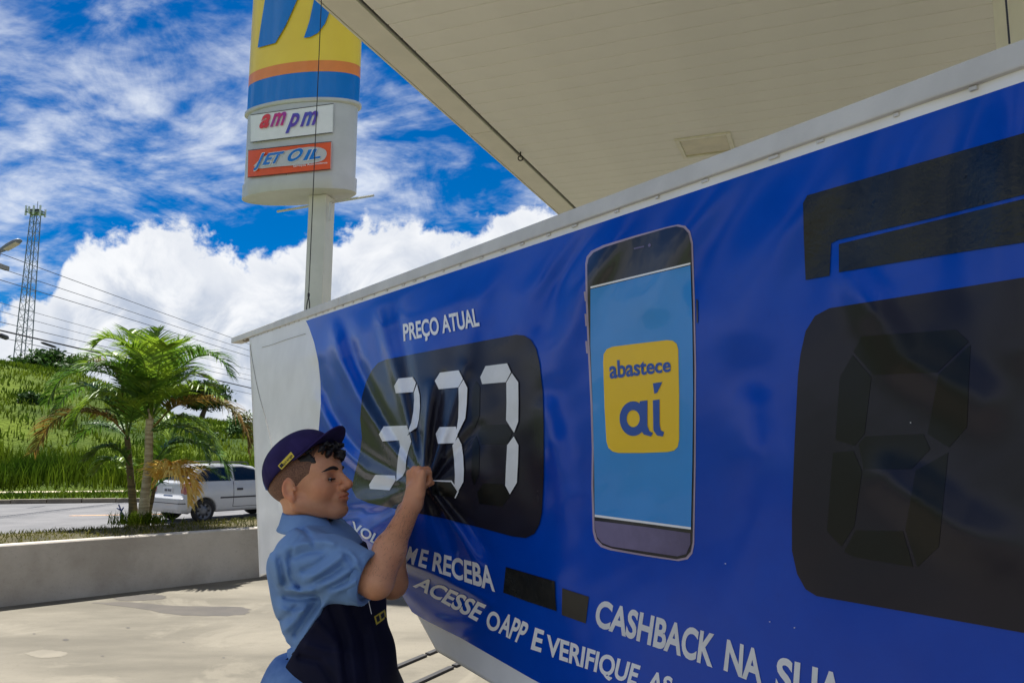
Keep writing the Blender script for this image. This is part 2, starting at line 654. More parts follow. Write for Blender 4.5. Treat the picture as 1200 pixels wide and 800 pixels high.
def crest_h(s):
    P = [rq(si, QC, 0) for si in np.atleast_1d(s)]
    out = []
    for p in P:
        d = p[1]
        px = 600 + FPX * p[0] / d
        y = np.interp(px, HP[:, 0], HP[:, 1])
        hz = 524 - 0.0078 * (600 - px) * 0.6
        out.append(1.6 + (hz - y) / FPX * d)
    return np.array(out)

def hill_z(s, q):
    s = np.asarray(s, float)
    q = np.asarray(q, float)
    h = np.maximum(crest_h(s.ravel()).reshape(s.shape) - (ZR + .15), 0.4)
    t = np.clip((q - 4.2) / (QC - 4.2), 0, 1)
    rise = np.sin(t * math.pi / 2) ** 1.15
    fall = np.clip((q - QC) / 120, 0, 1)
    bump = 0.22 * np.sin(s * .55 + q * .21) * np.sin(q * .48 - s * .17) + 0.13 * np.sin(s * 1.3 + 1.7 * np.sin(q * .6))
    return ZR + .15 + h * rise * (1 - 0.75 * fall ** 1.2) + bump * np.clip((q - 5) / 6, 0, 1) * (1 - t * .7)

ss = np.concatenate([np.linspace(-130, -42, 30), np.linspace(-40, 40, 120), np.linspace(44, 190, 40)])
qq = np.concatenate([np.linspace(4.2, 44, 70), np.linspace(47, 180, 26)])
S, Q = np.meshgrid(ss, qq)
Z = hill_z(S, Q)
HPts = RA * [1, 1, 0] + S[..., None] * RD + Q[..., None] * RN
HPts[..., 2] = Z
hill = mk('hill', *grid_vf(HPts), M_HILL, smooth=True)
tag(hill, kind='structure')

def blades(name, base, hgt, wid, lean, mat, label, rgba=None):
    """many grass blades as one mesh: base (N,3)"""
    n = len(base)
    th = RNG.uniform(0, 2 * math.pi, n)
    d = np.stack([np.cos(th), np.sin(th), np.zeros(n)], 1)
    th2 = RNG.uniform(0, 2 * math.pi, n)
    ln = np.stack([np.cos(th2), np.sin(th2), np.zeros(n)], 1) * (lean * RNG.uniform(0.2, 1, n) * hgt)[:, None]
    up = np.array([0, 0, 1.0])
    v0 = base - d * (wid / 2)[:, None]
    v1 = base + d * (wid / 2)[:, None]
    m = base + up * (hgt * 0.6)[:, None] + ln * 0.35
    v2 = m - d * (wid * .4)[:, None]
    v3 = m + d * (wid * .4)[:, None]
    v4 = base + up * (hgt * 0.97)[:, None] + ln
    V = np.stack([v0, v1, v2, v3, v4], 1).reshape(-1, 3)
    k = np.arange(n)[:, None] * 5
    F = [tuple(f) for f in np.concatenate([k + [0, 1, 3], k + [0, 3, 2], k + [2, 3, 4]])]
    o = mk(name, V, F, mat)
    tag(o, label, 'grass', kind='stuff')
    return o

def clump_pts(n, s0, s1, q0, q1, nc, spread):
    cs, cq = RNG.uniform(s0, s1, nc), RNG.uniform(q0, q1, nc)
    k = RNG.integers(0, nc, n)
    s, q = cs[k] + RNG.normal(0, spread, n), cq[k] + RNG.normal(0, spread, n)
    return s, q

s, q = clump_pts(15000, -9, 22, 4.9, 9.0, 420, 0.45)
q = np.maximum(q, 4.6)
b = RA * [1, 1, 0] + s[:, None] * RD + q[:, None] * RN
b[:, 2] = hill_z(s, q)
blades('tall_grass', b, RNG.uniform(0.5, 1.15, len(s)), RNG.uniform(0.03, 0.06, len(s)), 0.45, M_BLADE, 'tall bright green grass along the foot of the hill')
s, q = clump_pts(26000, -16, 34, 8.0, 40, 2200, 0.35)
b = RA * [1, 1, 0] + s[:, None] * RD + q[:, None] * RN
b[:, 2] = hill_z(s, q)
blades('hillside_grass', b, RNG.uniform(0.15, 0.42, len(s)), RNG.uniform(0.05, 0.10, len(s)), 0.7, M_BLADE, 'short green grass tufts over the hillside')
s, q = RNG.uniform(-9, 22, 7000), RNG.uniform(0.3, 3.25, 7000)
b = RA * [1, 1, 0] + s[:, None] * RD + q[:, None] * RN
b[:, 2] = ZR + .12
blades('kerbside_grass', b, RNG.uniform(0.08, 0.24, len(s)), RNG.uniform(0.03, 0.05, len(s)), 0.7, M_BLADE, 'mown green grass strip between kerb and path')
# verge: dry grass and clippings
n = 9000
L = np.dot(WB - W0, WDIR)
a, q = RNG.uniform(17, L + 4, n), RNG.uniform(0.2, 1.7, n)
b = W0 + a[:, None] * WDIR + q[:, None] * WN
b[:, 2] = WH - 0.03 + np.interp(q, [0.16, 0.7, 1.35, 1.75], [0, .03, .01, -.10])
blades('verge_grass', b, RNG.uniform(0.015, 0.06, n), RNG.uniform(0.006, 0.014, n), 1.1, M_BLADE2, 'dry yellowish grass on the verge behind the wall')

# ================================================================ canopy
ZC = 5.30
M_SOFF = pm('soffit_sheet', lin(238, 235, 228), 0.55, var=0.03, scale=1.2, stretch=(1, 1, 1), bump=0.05, bscale=8)
M_FASC = pm('fascia_sheet', lin(230, 225, 212), 0.5, var=0.05, scale=2)
M_BLACKGAP = pm('shadow_gap', lin(46, 42, 36), 0.8, var=0.1)
E0, E1 = at_z(375, 0, ZC), at_z(650, 245, ZC)
ED = norm(E1 - E0)                                          # along the canopy edge, away from the camera
EN = np.array([ED[1], -ED[0], 0.0])                         # into the canopy
I0 = at_z(420, 0, ZC)
SW = float(np.dot(I0 - E0, EN))                             # width of the edge strip
CE = E0 - EN * 0.0
canopy = empty('canopy', CE, 'beige filling station canopy with a planked soffit overhead', 'canopy')
RC3 = np.stack([ED, EN, [0, 0, 1]], 1)
LN0, LN1, CW = -4.7, 13.0, 6.5  # unseen back and side ends shortened to let more sky light in
pw = 0.25
npl = int((LN1 - LN0) / pw)
pv, pf = [], []
# plank cross-section: flat pan with turned-up edges (a recessed joint between neighbours)
prof = [(-pw / 2 + .004, .03), (-pw / 2 + .004, .006), (-pw / 2 + .010, 0), (pw / 2 - .010, 0), (pw / 2 - .004, .006), (pw / 2 - .004, .03)]
for q in (SW + 0.03, CW):
    for a, z in prof:
        pv.append(ED * a + EN * q + np.array([0, 0, z]))
k = len(prof)
pf = [(i, i + 1, k + i + 1, k + i) for i in range(k - 1)]
base_plank = None
for i in range(npl):
    off = ED * (LN0 + pw * (i + .5)) + np.array([0, 0, 0.0015 * math.sin(i * 12.9)])
    if base_plank is None:
        base_plank = mk('soffit_plank', np.array(pv) + CE, [tuple(f) for f in pf], M_SOFF, canopy)
        o = base_plank
    else:
        o = base_plank.copy()
        COL.objects.link(o)
    o.location = tuple(off)
mk('roof_deck', *box_vf(CE + ED * (LN0 + LN1) / 2 + EN * (CW / 2) + [0, 0, 0.16], ((LN1 - LN0) / 2, CW / 2 - .05, 0.12), RC3), M_BLACKGAP, canopy)
seg = 3.4
for i in range(int((LN1 - LN0) / seg) + 1):
    a0, a1 = LN0 + i * seg, min(LN0 + (i + 1) * seg, LN1)
    # joint in the strip seen at pixel (463,79)-(495,76)
    mid = CE + ED * ((a0 + a1) / 2 + 0.9)
    mk('edge_strip', *box_vf(mid + EN * (SW / 2 - .002) + [0, 0, 0.02], ((a1 - a0) / 2 - .006, SW / 2 - .008, 0.035), RC3), M_FASC, canopy)
    mk('fascia_panel', *box_vf(mid - EN * 0.012 + [0, 0, 0.43], ((a1 - a0) / 2 - .004, 0.010, 0.45), RC3), M_FASC, canopy)
# recessed ceiling lamp
lp = at_z(827, 170, ZC)
cl = empty('ceiling_lamp', lp, 'square recessed lamp in the canopy soffit above the blue banner', 'lamp')
LQ = [at_z(*p, ZC) for p in ((796, 163), (853, 157), (858, 171), (806, 182))]
la, lb = 0.30, 0.30
fr = MB()
for sx, sy, hx, hy in ((-1, 0, .025, lb), (1, 0, .025, lb), (0, -1, la + .025, .025), (0, 1, la + .025, .025)):
    fr.box(lp + ED * sx * la + EN * sy * (lb + .0) + [0, 0, -0.012], (hx, hy - (.025 if sy == 0 else 0), 0.010), RC3)
M_LFR = pm('lamp_frame', lin(226, 220, 202), 0.4, var=0.05)
bevel(fr.build('frame', M_LFR, cl), 0.003)
M_DIFF = pm('lamp_glass', lin(206, 196, 160), 0.25, var=0.12, scale=3)
mk('diffuser', *box_vf(lp + [0, 0, -0.004], (la - .027, lb - .027, 0.0035), RC3), M_DIFF, cl)
# small eye hook by the soffit edge
hp = at_z(610, 178, ZC)
th = np.linspace(0, 2 * math.pi, 17)
ringp = np.stack([0.03 * np.cos(th), 0 * th, -0.085 + 0.03 * np.sin(th)], 1) + hp
hk = MB().tube([hp + [0, 0, 0.02], hp + [0, 0, -0.055]], 0.008).tube(ringp, 0.008, 6, False)
hk = hk.build('eye_hook', M_DARK)
tag(hk, 'small dark eye hook in the canopy soffit near its edge', 'hook')
# column behind the right end of the banner
cp = at_y(1244, 20, 5.0)
ccx = empty('canopy_column', (cp[0], 5.0, 0.0), 'beige canopy column behind the right end of the banner', 'column')
mk('shaft', *box_vf((cp[0], 5.0, ZC / 2 + .1), (0.28, 0.28, ZC / 2 - .102)), M_FASC, ccx)
bevel(mk('base_plinth', *box_vf((cp[0], 5.0, 0.1), (0.36, 0.36, 0.1)), M_CONC, ccx), 0.015)

# ================================================================ hanging beam and banner
BVP = (42.0, 483.0)
BD = norm(ray(*BVP))                                        # along the banner, away from the camera
BNX = norm(np.cross(BD, [0, 0, 1.0]))
if np.dot(BNX, [-1, -0.5, 0]) < 0:
    BNX = -BNX                                              # towards the camera side
BDIST = 1.10
BUP = norm(np.cross(BNX, BD))
if BUP[2] < 0:
    BUP = -BUP


def on_banner_plane(px, py, dist=BDIST):
    r = ray(px, py)
    return CAM + r * (-dist / (r @ BNX))[..., None]


def bl_top(x):
    return 396 - 0.3774 * (x - 270)


def seg_dist(px, py, a, b):
    ax, ay = a
    bx, by = b
    dx, dy = bx - ax, by - ay
    L2 = dx * dx + dy * dy
    t = np.clip(((px - ax) * dx + (py - ay) * dy) / L2, 0, 1)
    return np.hypot(px - ax - t * dx, py - ay - t * dy), t

HX, HY = 497.0, 563.0
# ridges and valleys of the pulled vinyl: polyline, half width start/end, height start/end in metres
RIDGES = [
    ([(388, 372), (398, 420), (422, 470), (455, 520), (490, 558)], 8, 5, .020, .012),
    ([(402, 372), (418, 425), (440, 470), (468, 520), (492, 556)], 7, 5, -.015, -.010),
    ([(372, 430), (388, 480), (420, 525), (478, 562)], 9, 6, -.014, -.008),
    ([(374, 470), (395, 520), (430, 552), (480, 566)], 8, 6, .016, .012),
    ([(440, 352), (452, 400), (470, 460), (492, 545)], 7, 5, .009, .010),
    ([(462, 346), (474, 410), (484, 470), (495, 545)], 7, 4, -.007, -.010),
    ([(505, 455), (500, 500), (498, 552)], 7, 3, .012, .014),
    ([(520, 440), (510, 500), (502, 550)], 6, 3, -.010, -.012),
    ([(545, 430), (528, 490), (506, 552)], 7, 4, .008, .012),
    ([(560, 500), (535, 530), (508, 560)], 8, 4, -.006, -.008),
    ([(420, 588), (450, 582), (485, 572)], 8, 5, .014, .012),
    ([(412, 600), (445, 600), (488, 580)], 7, 5, -.016, -.010),
    ([(560, 662), (540, 625), (520, 595), (503, 572)], 8, 5, .011, .012),
    ([(538, 672), (525, 630), (512, 598), (500, 575)], 6, 4, -.010, -.010),
    ([(575, 650), (550, 615), (507, 572)], 7, 4, -.006, -.006),
    ([(420, 622), (450, 648), (500, 668), (545, 688), (575, 706)], 6, 5, .012, .005),
    ([(430, 640), (470, 668), (520, 692), (560, 712)], 6, 5, -.010, -.004),
    ([(400, 612), (425, 600), (455, 590)], 6, 5, .014, .010),
    ([(398, 628), (430, 622), (462, 600)], 6, 5, .015, .010),
    ([(505, 726), (540, 728), (572, 726)], 5, 3, .008, .003),
    ([(535, 747), (562, 736), (580, 727)], 5, 3, .006, .002),
    ([(470, 690), (500, 715), (540, 742)], 6, 6, .008, .002),
    # slack right half
    ([(985, 135), (950, 210), (905, 300), (880, 380)], 30, 38, .010, .003),
    ([(900, 165), (860, 240), (820, 320)], 24, 30, -.007, -.002),
    ([(850, 190), (800, 270), (770, 350)], 20, 26, .008, .002),
    ([(740, 240), (690, 330), (650, 430)], 16, 22, .009, .002),
    ([(700, 255), (655, 330), (640, 380)], 12, 18, -.006, -.002),
    ([(670, 265), (620, 350), (600, 400)], 10, 14, .007, .002),
    ([(590, 295), (560, 360), (545, 430)], 10, 12, .005, .003),
    ([(1075, 105), (1050, 200), (1040, 330)], 26, 36, .009, .002),
    ([(1140, 80), (1120, 190), (1120, 330)], 24, 40, -.007, -.002),
    ([(1190, 70), (1180, 200), (1190, 400)], 26, 44, .009, .003),
    ([(640, 480), (660, 580), (650, 690)], 14, 24, .005, .002),
    ([(880, 480), (890, 600), (860, 720)], 26, 34, .005, .002),
    ([(1040, 560), (1120, 620), (1200, 650)], 24, 34, .006, .002),
    ([(1000, 330), (1060, 420), (1150, 470)], 18, 30, .006, .003),
]


def disp(px, py):
    px = np.asarray(px, float)
    py = np.asarray(py, float)
    dx, dy = 2.0 * (px - HX), py - HY
    r = np.hypot(dx, dy)
    d = 0.150 * np.exp(-(r / 95.0) ** 0.95) + 0.035 * np.exp(-(r / 210.0) ** 2)
    # lower left flap lifted towards the man
    d = d + 0.10 * np.exp(-((px - 432) / 60.0) ** 2 - ((py - 640) / 58.0) ** 2)
    for pts, w0, w1, h0, h1 in RIDGES:
        best = np.full(px.shape, 1e9)
        tt = np.zeros(px.shape)
        n = len(pts) - 1
        for i in range(n):
            ds, t = seg_dist(px, py, pts[i], pts[i + 1])
            m = ds < best
            best = np.where(m, ds, best)
            tt = np.where(m, (i + t) / n, tt)
        w = np.maximum(w0 + (w1 - w0) * tt, 4.8)
        h = (2.8 if w0 > 11 else 1.0) * (h0 + (h1 - h0) * tt) * (np.clip(tt * 5, 0, 1) * 0.5 + 0.5)
        d = d + h * np.exp(-(best / w) ** 2)
    far = np.clip((px - 560) / 240, 0, 1)
    d = d + (0.0014 - .0010 * far) * np.sin(px * .045 + 1.2 * np.sin(py * .02)) * np.sin(py * .03 + px * .011)
    d = d + (0.0007 - .0006 * far) * np.sin(px * .13 + py * .05) * np.sin(py * .11 - px * .03)
    d = d + 0.003 * far * np.sin((px + 0.45 * py) * .021) * np.sin(py * .006 + 1)
    # held flat where it is laced to the beam
    top = py - (bl_top(px) + 8)
    hold = np.clip((top - 6) / (42.0 + 0.16 * np.maximum(px - 500, 0)), 0, 1)
    return d * (0.02 + 0.98 * hold * hold * (3 - 2 * hold))


def banner(px, py, off=0.0):
    off = off * (0.60 + 0.57 * np.clip((690 - np.asarray(px, float)) / 60, 0, 1))
    r = ray(px, py)
    k = (BDIST - disp(px, py) - off) / BDIST
    return CAM + r * ((-BDIST / (r @ BNX)) * k)[..., None]


XR = 1420.0
def grid_between(left, xs_s, top, bot, rows):
    """left(t)->x, top(x), bot(x): pixel grid"""
    t = np.linspace(0, 1, rows)[:, None]
    xl = left(t)
    X = xl * (1 - xs_s)[None, :] + XR * xs_s[None, :]
    T, B = top(X), bot(X)
    return X, T * (1 - t) + B * t

s_cols = np.concatenate([np.linspace(0, 0.32, 130), np.linspace(0.325, 1, 110)])
BOTX = np.array([296, 303, 318, 340, 380, 420, 445, 460, 472, 488, 500, 512, 540, 580, 700, 1420], float)
BOTY = np.array([676, 676, 670, 660, 650, 655, 668, 680, 694, 719, 741, 763, 779, 803, 874, 1303], float)
BLX = np.array([340, 420, 448, 458, 466, 474, 483, 500, 540, 620, 700, 1420], float)
BLY = np.array([640, 648, 662, 674, 687, 702, 717, 727, 747, 793, 836, 1222], float)
M_VIN = pm('white_vinyl', lin(242, 242, 240), 0.42, var=0.05, scale=4, bump=0.12, bscale=14)
M_BLUE = pm('blue_print', lin(0, 80, 198), 0.20, scale=1.2, col2=lin(0, 64, 172), detail=6, rvar=0.08, bump=0.03, bscale=10, spec=0.28, speck=(60, .10))
M_BLK = pm('black_print', lin(34, 32, 42), 0.24, var=0.12, scale=2, rvar=0.08, bump=0.03, bscale=10, spec=0.28)
M_BLK2 = pm('dark_green_black_print', lin(10, 13, 11), 0.30, var=0.1, scale=6, spec=0.3)
M_TAPE = pm('black_tape', lin(24, 28, 30), 0.26, var=0.3, scale=5, rvar=0.12, bump=0.35, bscale=22, spec=0.4)
M_WPR = pm('white_print', lin(246, 246, 245), 0.35, var=0.04, scale=5)
M_GPR = pm('grey_digit_print', lin(232, 232, 229), 0.4, var=0.06, scale=14, detail=8)

ban_base = banner(np.array([860.0]), np.array([900.0]))[0] * [1, 1, 0] + [0, 0, 0.4]
ban = empty('banner', ban_base, 'large blue vinyl price banner hanging from a grey beam', 'banner')
X, Y = grid_between(lambda t: 292 + 12 * t, s_cols, lambda x: bl_top(x) + 8 + 0.012 * (x - 270), lambda x: np.interp(x, BOTX, BOTY), 100)
V = banner(X.ravel(), Y.ravel(), 0.0).reshape(*X.shape, 3)
VV, FF = grid_vf(V)
vin = mk('vinyl_sheet', VV, face_cam(VV, FF), M_VIN, ban, smooth=True)
so = vin.modifiers.new('thickness', 'SOLIDIFY')
so.thickness, so.offset = 0.0012, -1.0
LCY = np.array([370, 385, 405, 430, 455, 480, 505, 540, 600, 680], float)
LCX = np.array([356, 362, 368, 373, 375.5, 376, 374, 371, 366, 360], float)
tl = np.linspace(0, 1, 100)
lyy = 376 + (655 - 376) * tl
def blue_left(t):
    return np.interp(376 + (655 - 376) * t, LCY, LCX)
X, Y = grid_between(blue_left, s_cols, lambda x: 376 - 0.333 * (x - 358), lambda x: np.interp(x, BLX, BLY), 100)
V = banner(X.ravel(), Y.ravel(), 0.0016).reshape(*X.shape, 3)
VV, FF = grid_vf(V)
blue = mk('blue_print', VV, face_cam(VV, FF), M_BLUE, ban, smooth=True)

def bpoly(name, pts, off, mat, parent=None, step=7.0):
    uv, F = poly_geom(pts, step)
    return drape(name, uv, F, banner, off, mat, parent or ban)

def sc(pts, ox, oy, k):
    return [(ox + x / k, oy + y / k) for x, y in pts]

def smooth_poly(pts, n=6):
    P = np.array(pts, float)
    return bez(np.vstack([P, P[:1]]), n * len(P) + 1)[:-1].tolist()

panel = bpoly('price_panel', [(452, 421), (530, 406), (605, 392), (614, 393), (622, 398), (628, 408), (632, 425), (636, 460), (637, 500), (637, 560), (635, 600), (632, 614), (626, 625), (616, 630), (600, 628), (563, 618), (520, 607), (470, 597), (432, 589), (418, 583), (412, 572), (416, 553), (422, 530), (424, 512), (422, 490), (424, 465), (429, 447), (436, 433), (443, 425)], 0.0036, M_BLK, None, 3.0)
A4 = (400, 380, 3.636)
A7 = (500, 380, 3.077)
DIG = [
    ([(225, 262), (243, 230), (303, 224), (318, 248), (306, 288), (232, 293)], A4),
    ([(322, 254), (333, 300), (335, 350), (331, 400), (322, 438), (292, 459), (284, 455), (298, 418), (307, 370), (310, 320), (309, 290)], A4),
    ([(160, 468), (180, 434), (280, 430), (288, 463), (265, 492), (175, 498)], A4),
    ([(246, 492), (290, 468), (298, 498), (285, 540), (276, 580), (274, 620), (262, 645), (234, 668), (236, 620), (242, 560), (250, 520)], A4),
    ([(118, 682), (145, 640), (228, 643), (232, 662), (205, 706), (122, 700)], A4),
    ([(398, 240), (420, 205), (500, 195), (518, 232), (498, 268), (415, 276)], A4),
    ([(520, 235), (537, 270), (534, 340), (528, 400), (496, 465), (490, 455), (498, 400), (500, 330), (499, 270)], A4),
    ([(402, 465), (418, 437), (488, 435), (496, 468), (482, 505), (412, 508)], A4),
    ([(473, 515), (497, 480), (512, 510), (519, 560), (522, 620), (520, 670), (497, 712), (482, 690), (484, 640), (480, 570)], A4),
    ([(193, 190), (212, 150), (290, 140), (304, 172), (285, 208), (200, 215)], A7),
    ([(287, 210), (307, 175), (330, 208), (331, 280), (330, 350), (315, 390), (286, 345), (288, 280)], A7),
    ([(290, 435), (314, 403), (331, 435), (329, 500), (325, 570), (300, 612), (283, 580), (286, 510)], A7),
]
for pts, a in DIG:
    bpoly('white_segment', sc(pts, *a), 0.0058, M_GPR if a is A7 else M_WPR, panel, 3)
# dark unlit segments, one with its white outline showing
for pts, a in (([(183, 395), (200, 362), (288, 360), (308, 392), (290, 432), (195, 430)], A7), ([(182, 605), (205, 572), (275, 575), (300, 618), (272, 656), (190, 645)], A7),
               ([(178, 400), (190, 440), (188, 540), (170, 580), (160, 545), (165, 430)], A7), ([(178, 205), (192, 225), (190, 330), (172, 375), (162, 340), (164, 240)], A7)):
    bpoly('dark_segment', sc(pts, *a), 0.0044, M_BLK2, panel, 6)
bpoly('segment_outline', sc([(380, 662), (470, 664), (501, 711), (486, 741), (482, 738), (494, 711), (467, 671), (380, 668)], *A4), 0.0050, M_WPR, panel, 4)
bpoly('dark_segment', sc([(380, 672), (466, 673), (491, 711), (478, 737), (390, 725)], *A4), 0.0048, M_BLK2, panel, 5)

# phone picture
A6 = (660, 240, 1.818)
M_BEZ = pm('phone_edge_print', lin(176, 158, 176), 0.3, var=0.1, scale=6)
M_PBLK = pm('phone_black_print', lin(26, 23, 30), 0.28, var=0.3, scale=4, coat=0.3)
M_PSCR = pm('phone_screen_print', lin(38, 142, 218), 0.28, var=0.08, scale=2, coat=0.3)
M_PBOT = pm('phone_metal_print', lin(126, 116, 150), 0.30, scale=5, col2=lin(92, 82, 112))
M_YEL = pm('yellow_print', lin(250, 204, 30), 0.35, var=0.03, scale=4)
M_NAVY = pm('navy_text_print', lin(36, 84, 170), 0.35, var=0.05)
ph_out = [(47, 125), (50, 110), (60, 98), (85, 86), (155, 65), (225, 46), (245, 42), (260, 45), (270, 56), (276, 80), (280, 200), (283, 350), (282, 550), (279, 722), (275, 742), (265, 754), (245, 758), (170, 747), (100, 735), (80, 728), (68, 715), (63, 695), (60, 600), (61, 520), (58, 420), (52, 300), (48, 200)]
c0 = np.mean(ph_out, 0)
shr = lambda d: [(p[0] - d * np.sign(p[0] - c0[0]) * min(1, abs(p[0] - c0[0]) / 60), p[1] - d * np.sign(p[1] - c0[1]) * min(1, abs(p[1] - c0[1]) / 200)) for p in ph_out]
phone = bpoly('phone_edge', sc(ph_out, *A6), 0.0030, M_BEZ, None, 6)
bpoly('phone_body', sc(shr(4.0), *A6), 0.0048, M_PBLK, phone, 6)
bpoly('phone_screen', sc([(58, 180), (160, 155), (271, 129), (275, 250), (277, 400), (275, 550), (272, 690), (180, 677), (67, 663), (66, 560), (63, 430), (58, 300)], *A6), 0.0066, M_PSCR, phone, 6)
bpoly('phone_base', sc([(67, 672), (180, 686), (271, 699), (271, 722), (262, 743), (243, 748), (102, 727), (82, 719), (72, 706), (68, 690)], *A6), 0.0062, M_PBOT, phone, 8)
for a, b, w in (((58, 178), (271, 127), 4), ((67, 664), (272, 691), 5)):
    bpoly('phone_line', sc([(a[0], a[1] - w), (b[0], b[1] - w), b, a], *A6), 0.0076, M_WPR, phone, 8)
for y0, y1 in ((185, 205), (232, 258), (290, 316)):
    bpoly('phone_button', sc([(44 + (y0 - 185) * .03, y0), (48 + (y0 - 185) * .03, y0), (50 + (y0 - 185) * .03, y1), (46 + (y0 - 185) * .03, y1)], *A6), 0.0040, M_BEZ, phone, 8)
bpoly('phone_button', sc([(283, 200), (287, 203), (287, 250), (284, 252)], *A6), 0.0040, M_PBLK, phone, 8)
bpoly('phone_slot', sc([(150, 92), (172, 87), (173, 90), (151, 95)], *A6), 0.0062, M_PBOT, phone, 8)
bpoly('phone_slot', smooth_poly(sc([(180, 86), (184, 82), (187, 86), (183, 90)], *A6)), 0.0062, M_PBOT, phone, 8)
icon = bpoly('app_icon', sc([(85, 335), (86, 318), (93, 307), (105, 302), (160, 295), (220, 288), (233, 289), (242, 296), (245, 308), (247, 400), (247, 500), (244, 515), (236, 523), (222, 526), (170, 528), (118, 528), (105, 525), (96, 517), (92, 503), (88, 430)], *A6), 0.0078, M_YEL, phone, 8)

def btext(name, s, q, mat, off, parent=None, bold=0.012, nx=10, ny=3, shear=0.0, space=1.0):
    uv, F = text_geom(s, bold + 0.014, nx, ny, shear, space)
    return drape(name, quad_map(uv, q), F, banner, off, mat, parent or ban)

a6 = lambda *p: sc(p, *A6)
btext('icon_text', 'abastece', a6((99, 369), (229, 354), (97, 332), (229, 325)), M_NAVY, 0.0095, icon, 0.012, 8, 3)
# the big "ai" with its accent, drawn as rounded shapes
def ring_poly(cx, cy, rx, ry, t, n=28):
    a = np.linspace(0, 2 * math.pi, n, endpoint=False)
    out = np.stack([cx + rx * np.cos(a), cy + ry * np.sin(a)], 1)
    inn = np.stack([cx + (rx - t) * np.cos(a), cy + (ry - t * 1.25) * np.sin(a)], 1)
    V = np.vstack([out, inn])
    F = [(i, (i + 1) % n, n + (i + 1) % n, n + i) for i in range(n)]
    return V, F
v2, f2 = ring_poly(149, 455, 29, 37, 15)
uvp = np.array(sc(v2.tolist(), *A6))
drape('icon_letter', uvp, f2, banner, 0.0095, M_NAVY, icon)
bpoly('icon_letter', a6((163, 418), (179, 416), (179, 470), (183, 481), (191, 486), (187, 493), (172, 489), (164, 478)), 0.0099, M_NAVY, icon, 8)
bpoly('icon_letter', a6((191, 416), (205, 414), (205, 468), (208, 480), (215, 484), (212, 493), (200, 491), (192, 480)), 0.0095, M_NAVY, icon, 8)
bpoly('icon_letter', a6((191, 380), (211, 377), (200, 400), (194, 402)), 0.0095, M_NAVY, icon, 8)

# lettering
btext('lettering', 'PREÇO ATUAL', [(473, 399), (562, 381), (472, 380), (559, 361)], M_WPR, 0.0034, None, 0.014, 14)
btext('lettering', 'M', [(474, 657), (485, 661), (480, 640), (490, 643)], M_WPR, 0.0034, None, 0.016, 5)
btext('lettering', 'E RECEBA', [(490, 662), (580, 692), (494, 643), (577, 664)], M_WPR, 0.0034, None, 0.016, 14)
btext('lettering', 'VOL', [(412, 622), (440, 637), (413, 610), (446, 628)], M_WPR, 0.0034, None, 0.012, 8)
btext('lettering', 'ACESSE', [(484, 686), (559, 727), (494, 675), (570, 709)], M_WPR, 0.0034, None, 0.016, 12)
btext('lettering', 'O', [(568, 733), (583, 741), (574, 713), (588, 722)], M_WPR, 0.0034, None, 0.016, 4)
btext('lettering', 'APP', [(584, 740), (611, 754), (590, 717), (621, 731)], M_WPR, 0.0034, None, 0.014, 5)
btext('lettering', 'E', [(622, 759), (634, 763), (627, 735), (638, 739)], M_WPR, 0.0034, None, 0.016, 3)
btext('lettering', 'VERIFIQUE', [(640, 766), (745, 802), (641, 743), (751, 780)], M_WPR, 0.0034, None, 0.016, 12)
btext('lettering', 'AS', [(757, 806), (785, 816), (762, 785), (789, 794)], M_WPR, 0.0034, None, 0.016, 4)
btext('lettering', 'CASHBACK', [(696, 731), (835, 780), (701, 702), (839, 744)], M_GPR, 0.0034, None, 0.018, 14)
btext('lettering', 'NA', [(848, 783), (893, 802), (852, 749), (893, 763)], M_GPR, 0.0034, None, 0.018, 6)
btext('lettering', 'SUA', [(908, 808), (988, 838), (911, 769), (990, 792)], M_GPR, 0.0034, None, 0.016, 6)
# tape patches
bpoly('tape_patch', sc([(770, 255), (1000, 322), (1003, 400), (1008, 462), (880, 420), (758, 375), (765, 310)], 400, 600, 4), 0.0040, M_TAPE)
bpoly('tape_patch', sc([(1035, 355), (1160, 395), (1145, 520), (1033, 480)], 400, 600, 4), 0.0040, pm('olive_tape', lin(52, 48, 40), 0.4, var=0.2, scale=9))
bpoly('tape_strip', [(941, 238), (946, 229), (1070, 193), (1200, 156), (1380, 104), (1380, 178), (1200, 228), (1090, 256), (982, 281), (974, 285), (972, 323), (944, 328), (942, 280)], 0.0042, M_TAPE, None, 6)
bpoly('tape_strip', [(983, 286), (1090, 260), (1200, 233), (1380, 186), (1380, 240), (1200, 284), (1090, 301), (983, 319)], 0.0042, M_TAPE, None, 6)
# small white lifted spots where tape has torn
for (cx, cy, r) in ((1127, 207, 5), (1149, 237, 4), (993, 244, 2.5), (1084, 237, 3), (948, 262, 2)):
    bpoly('torn_spot', smooth_poly([(cx - r, cy + .5), (cx - r * .2, cy - r * .5), (cx + r, cy - .6), (cx + r * .2, cy + r * .6)]), 0.0056, M_TAPE, None, 6)
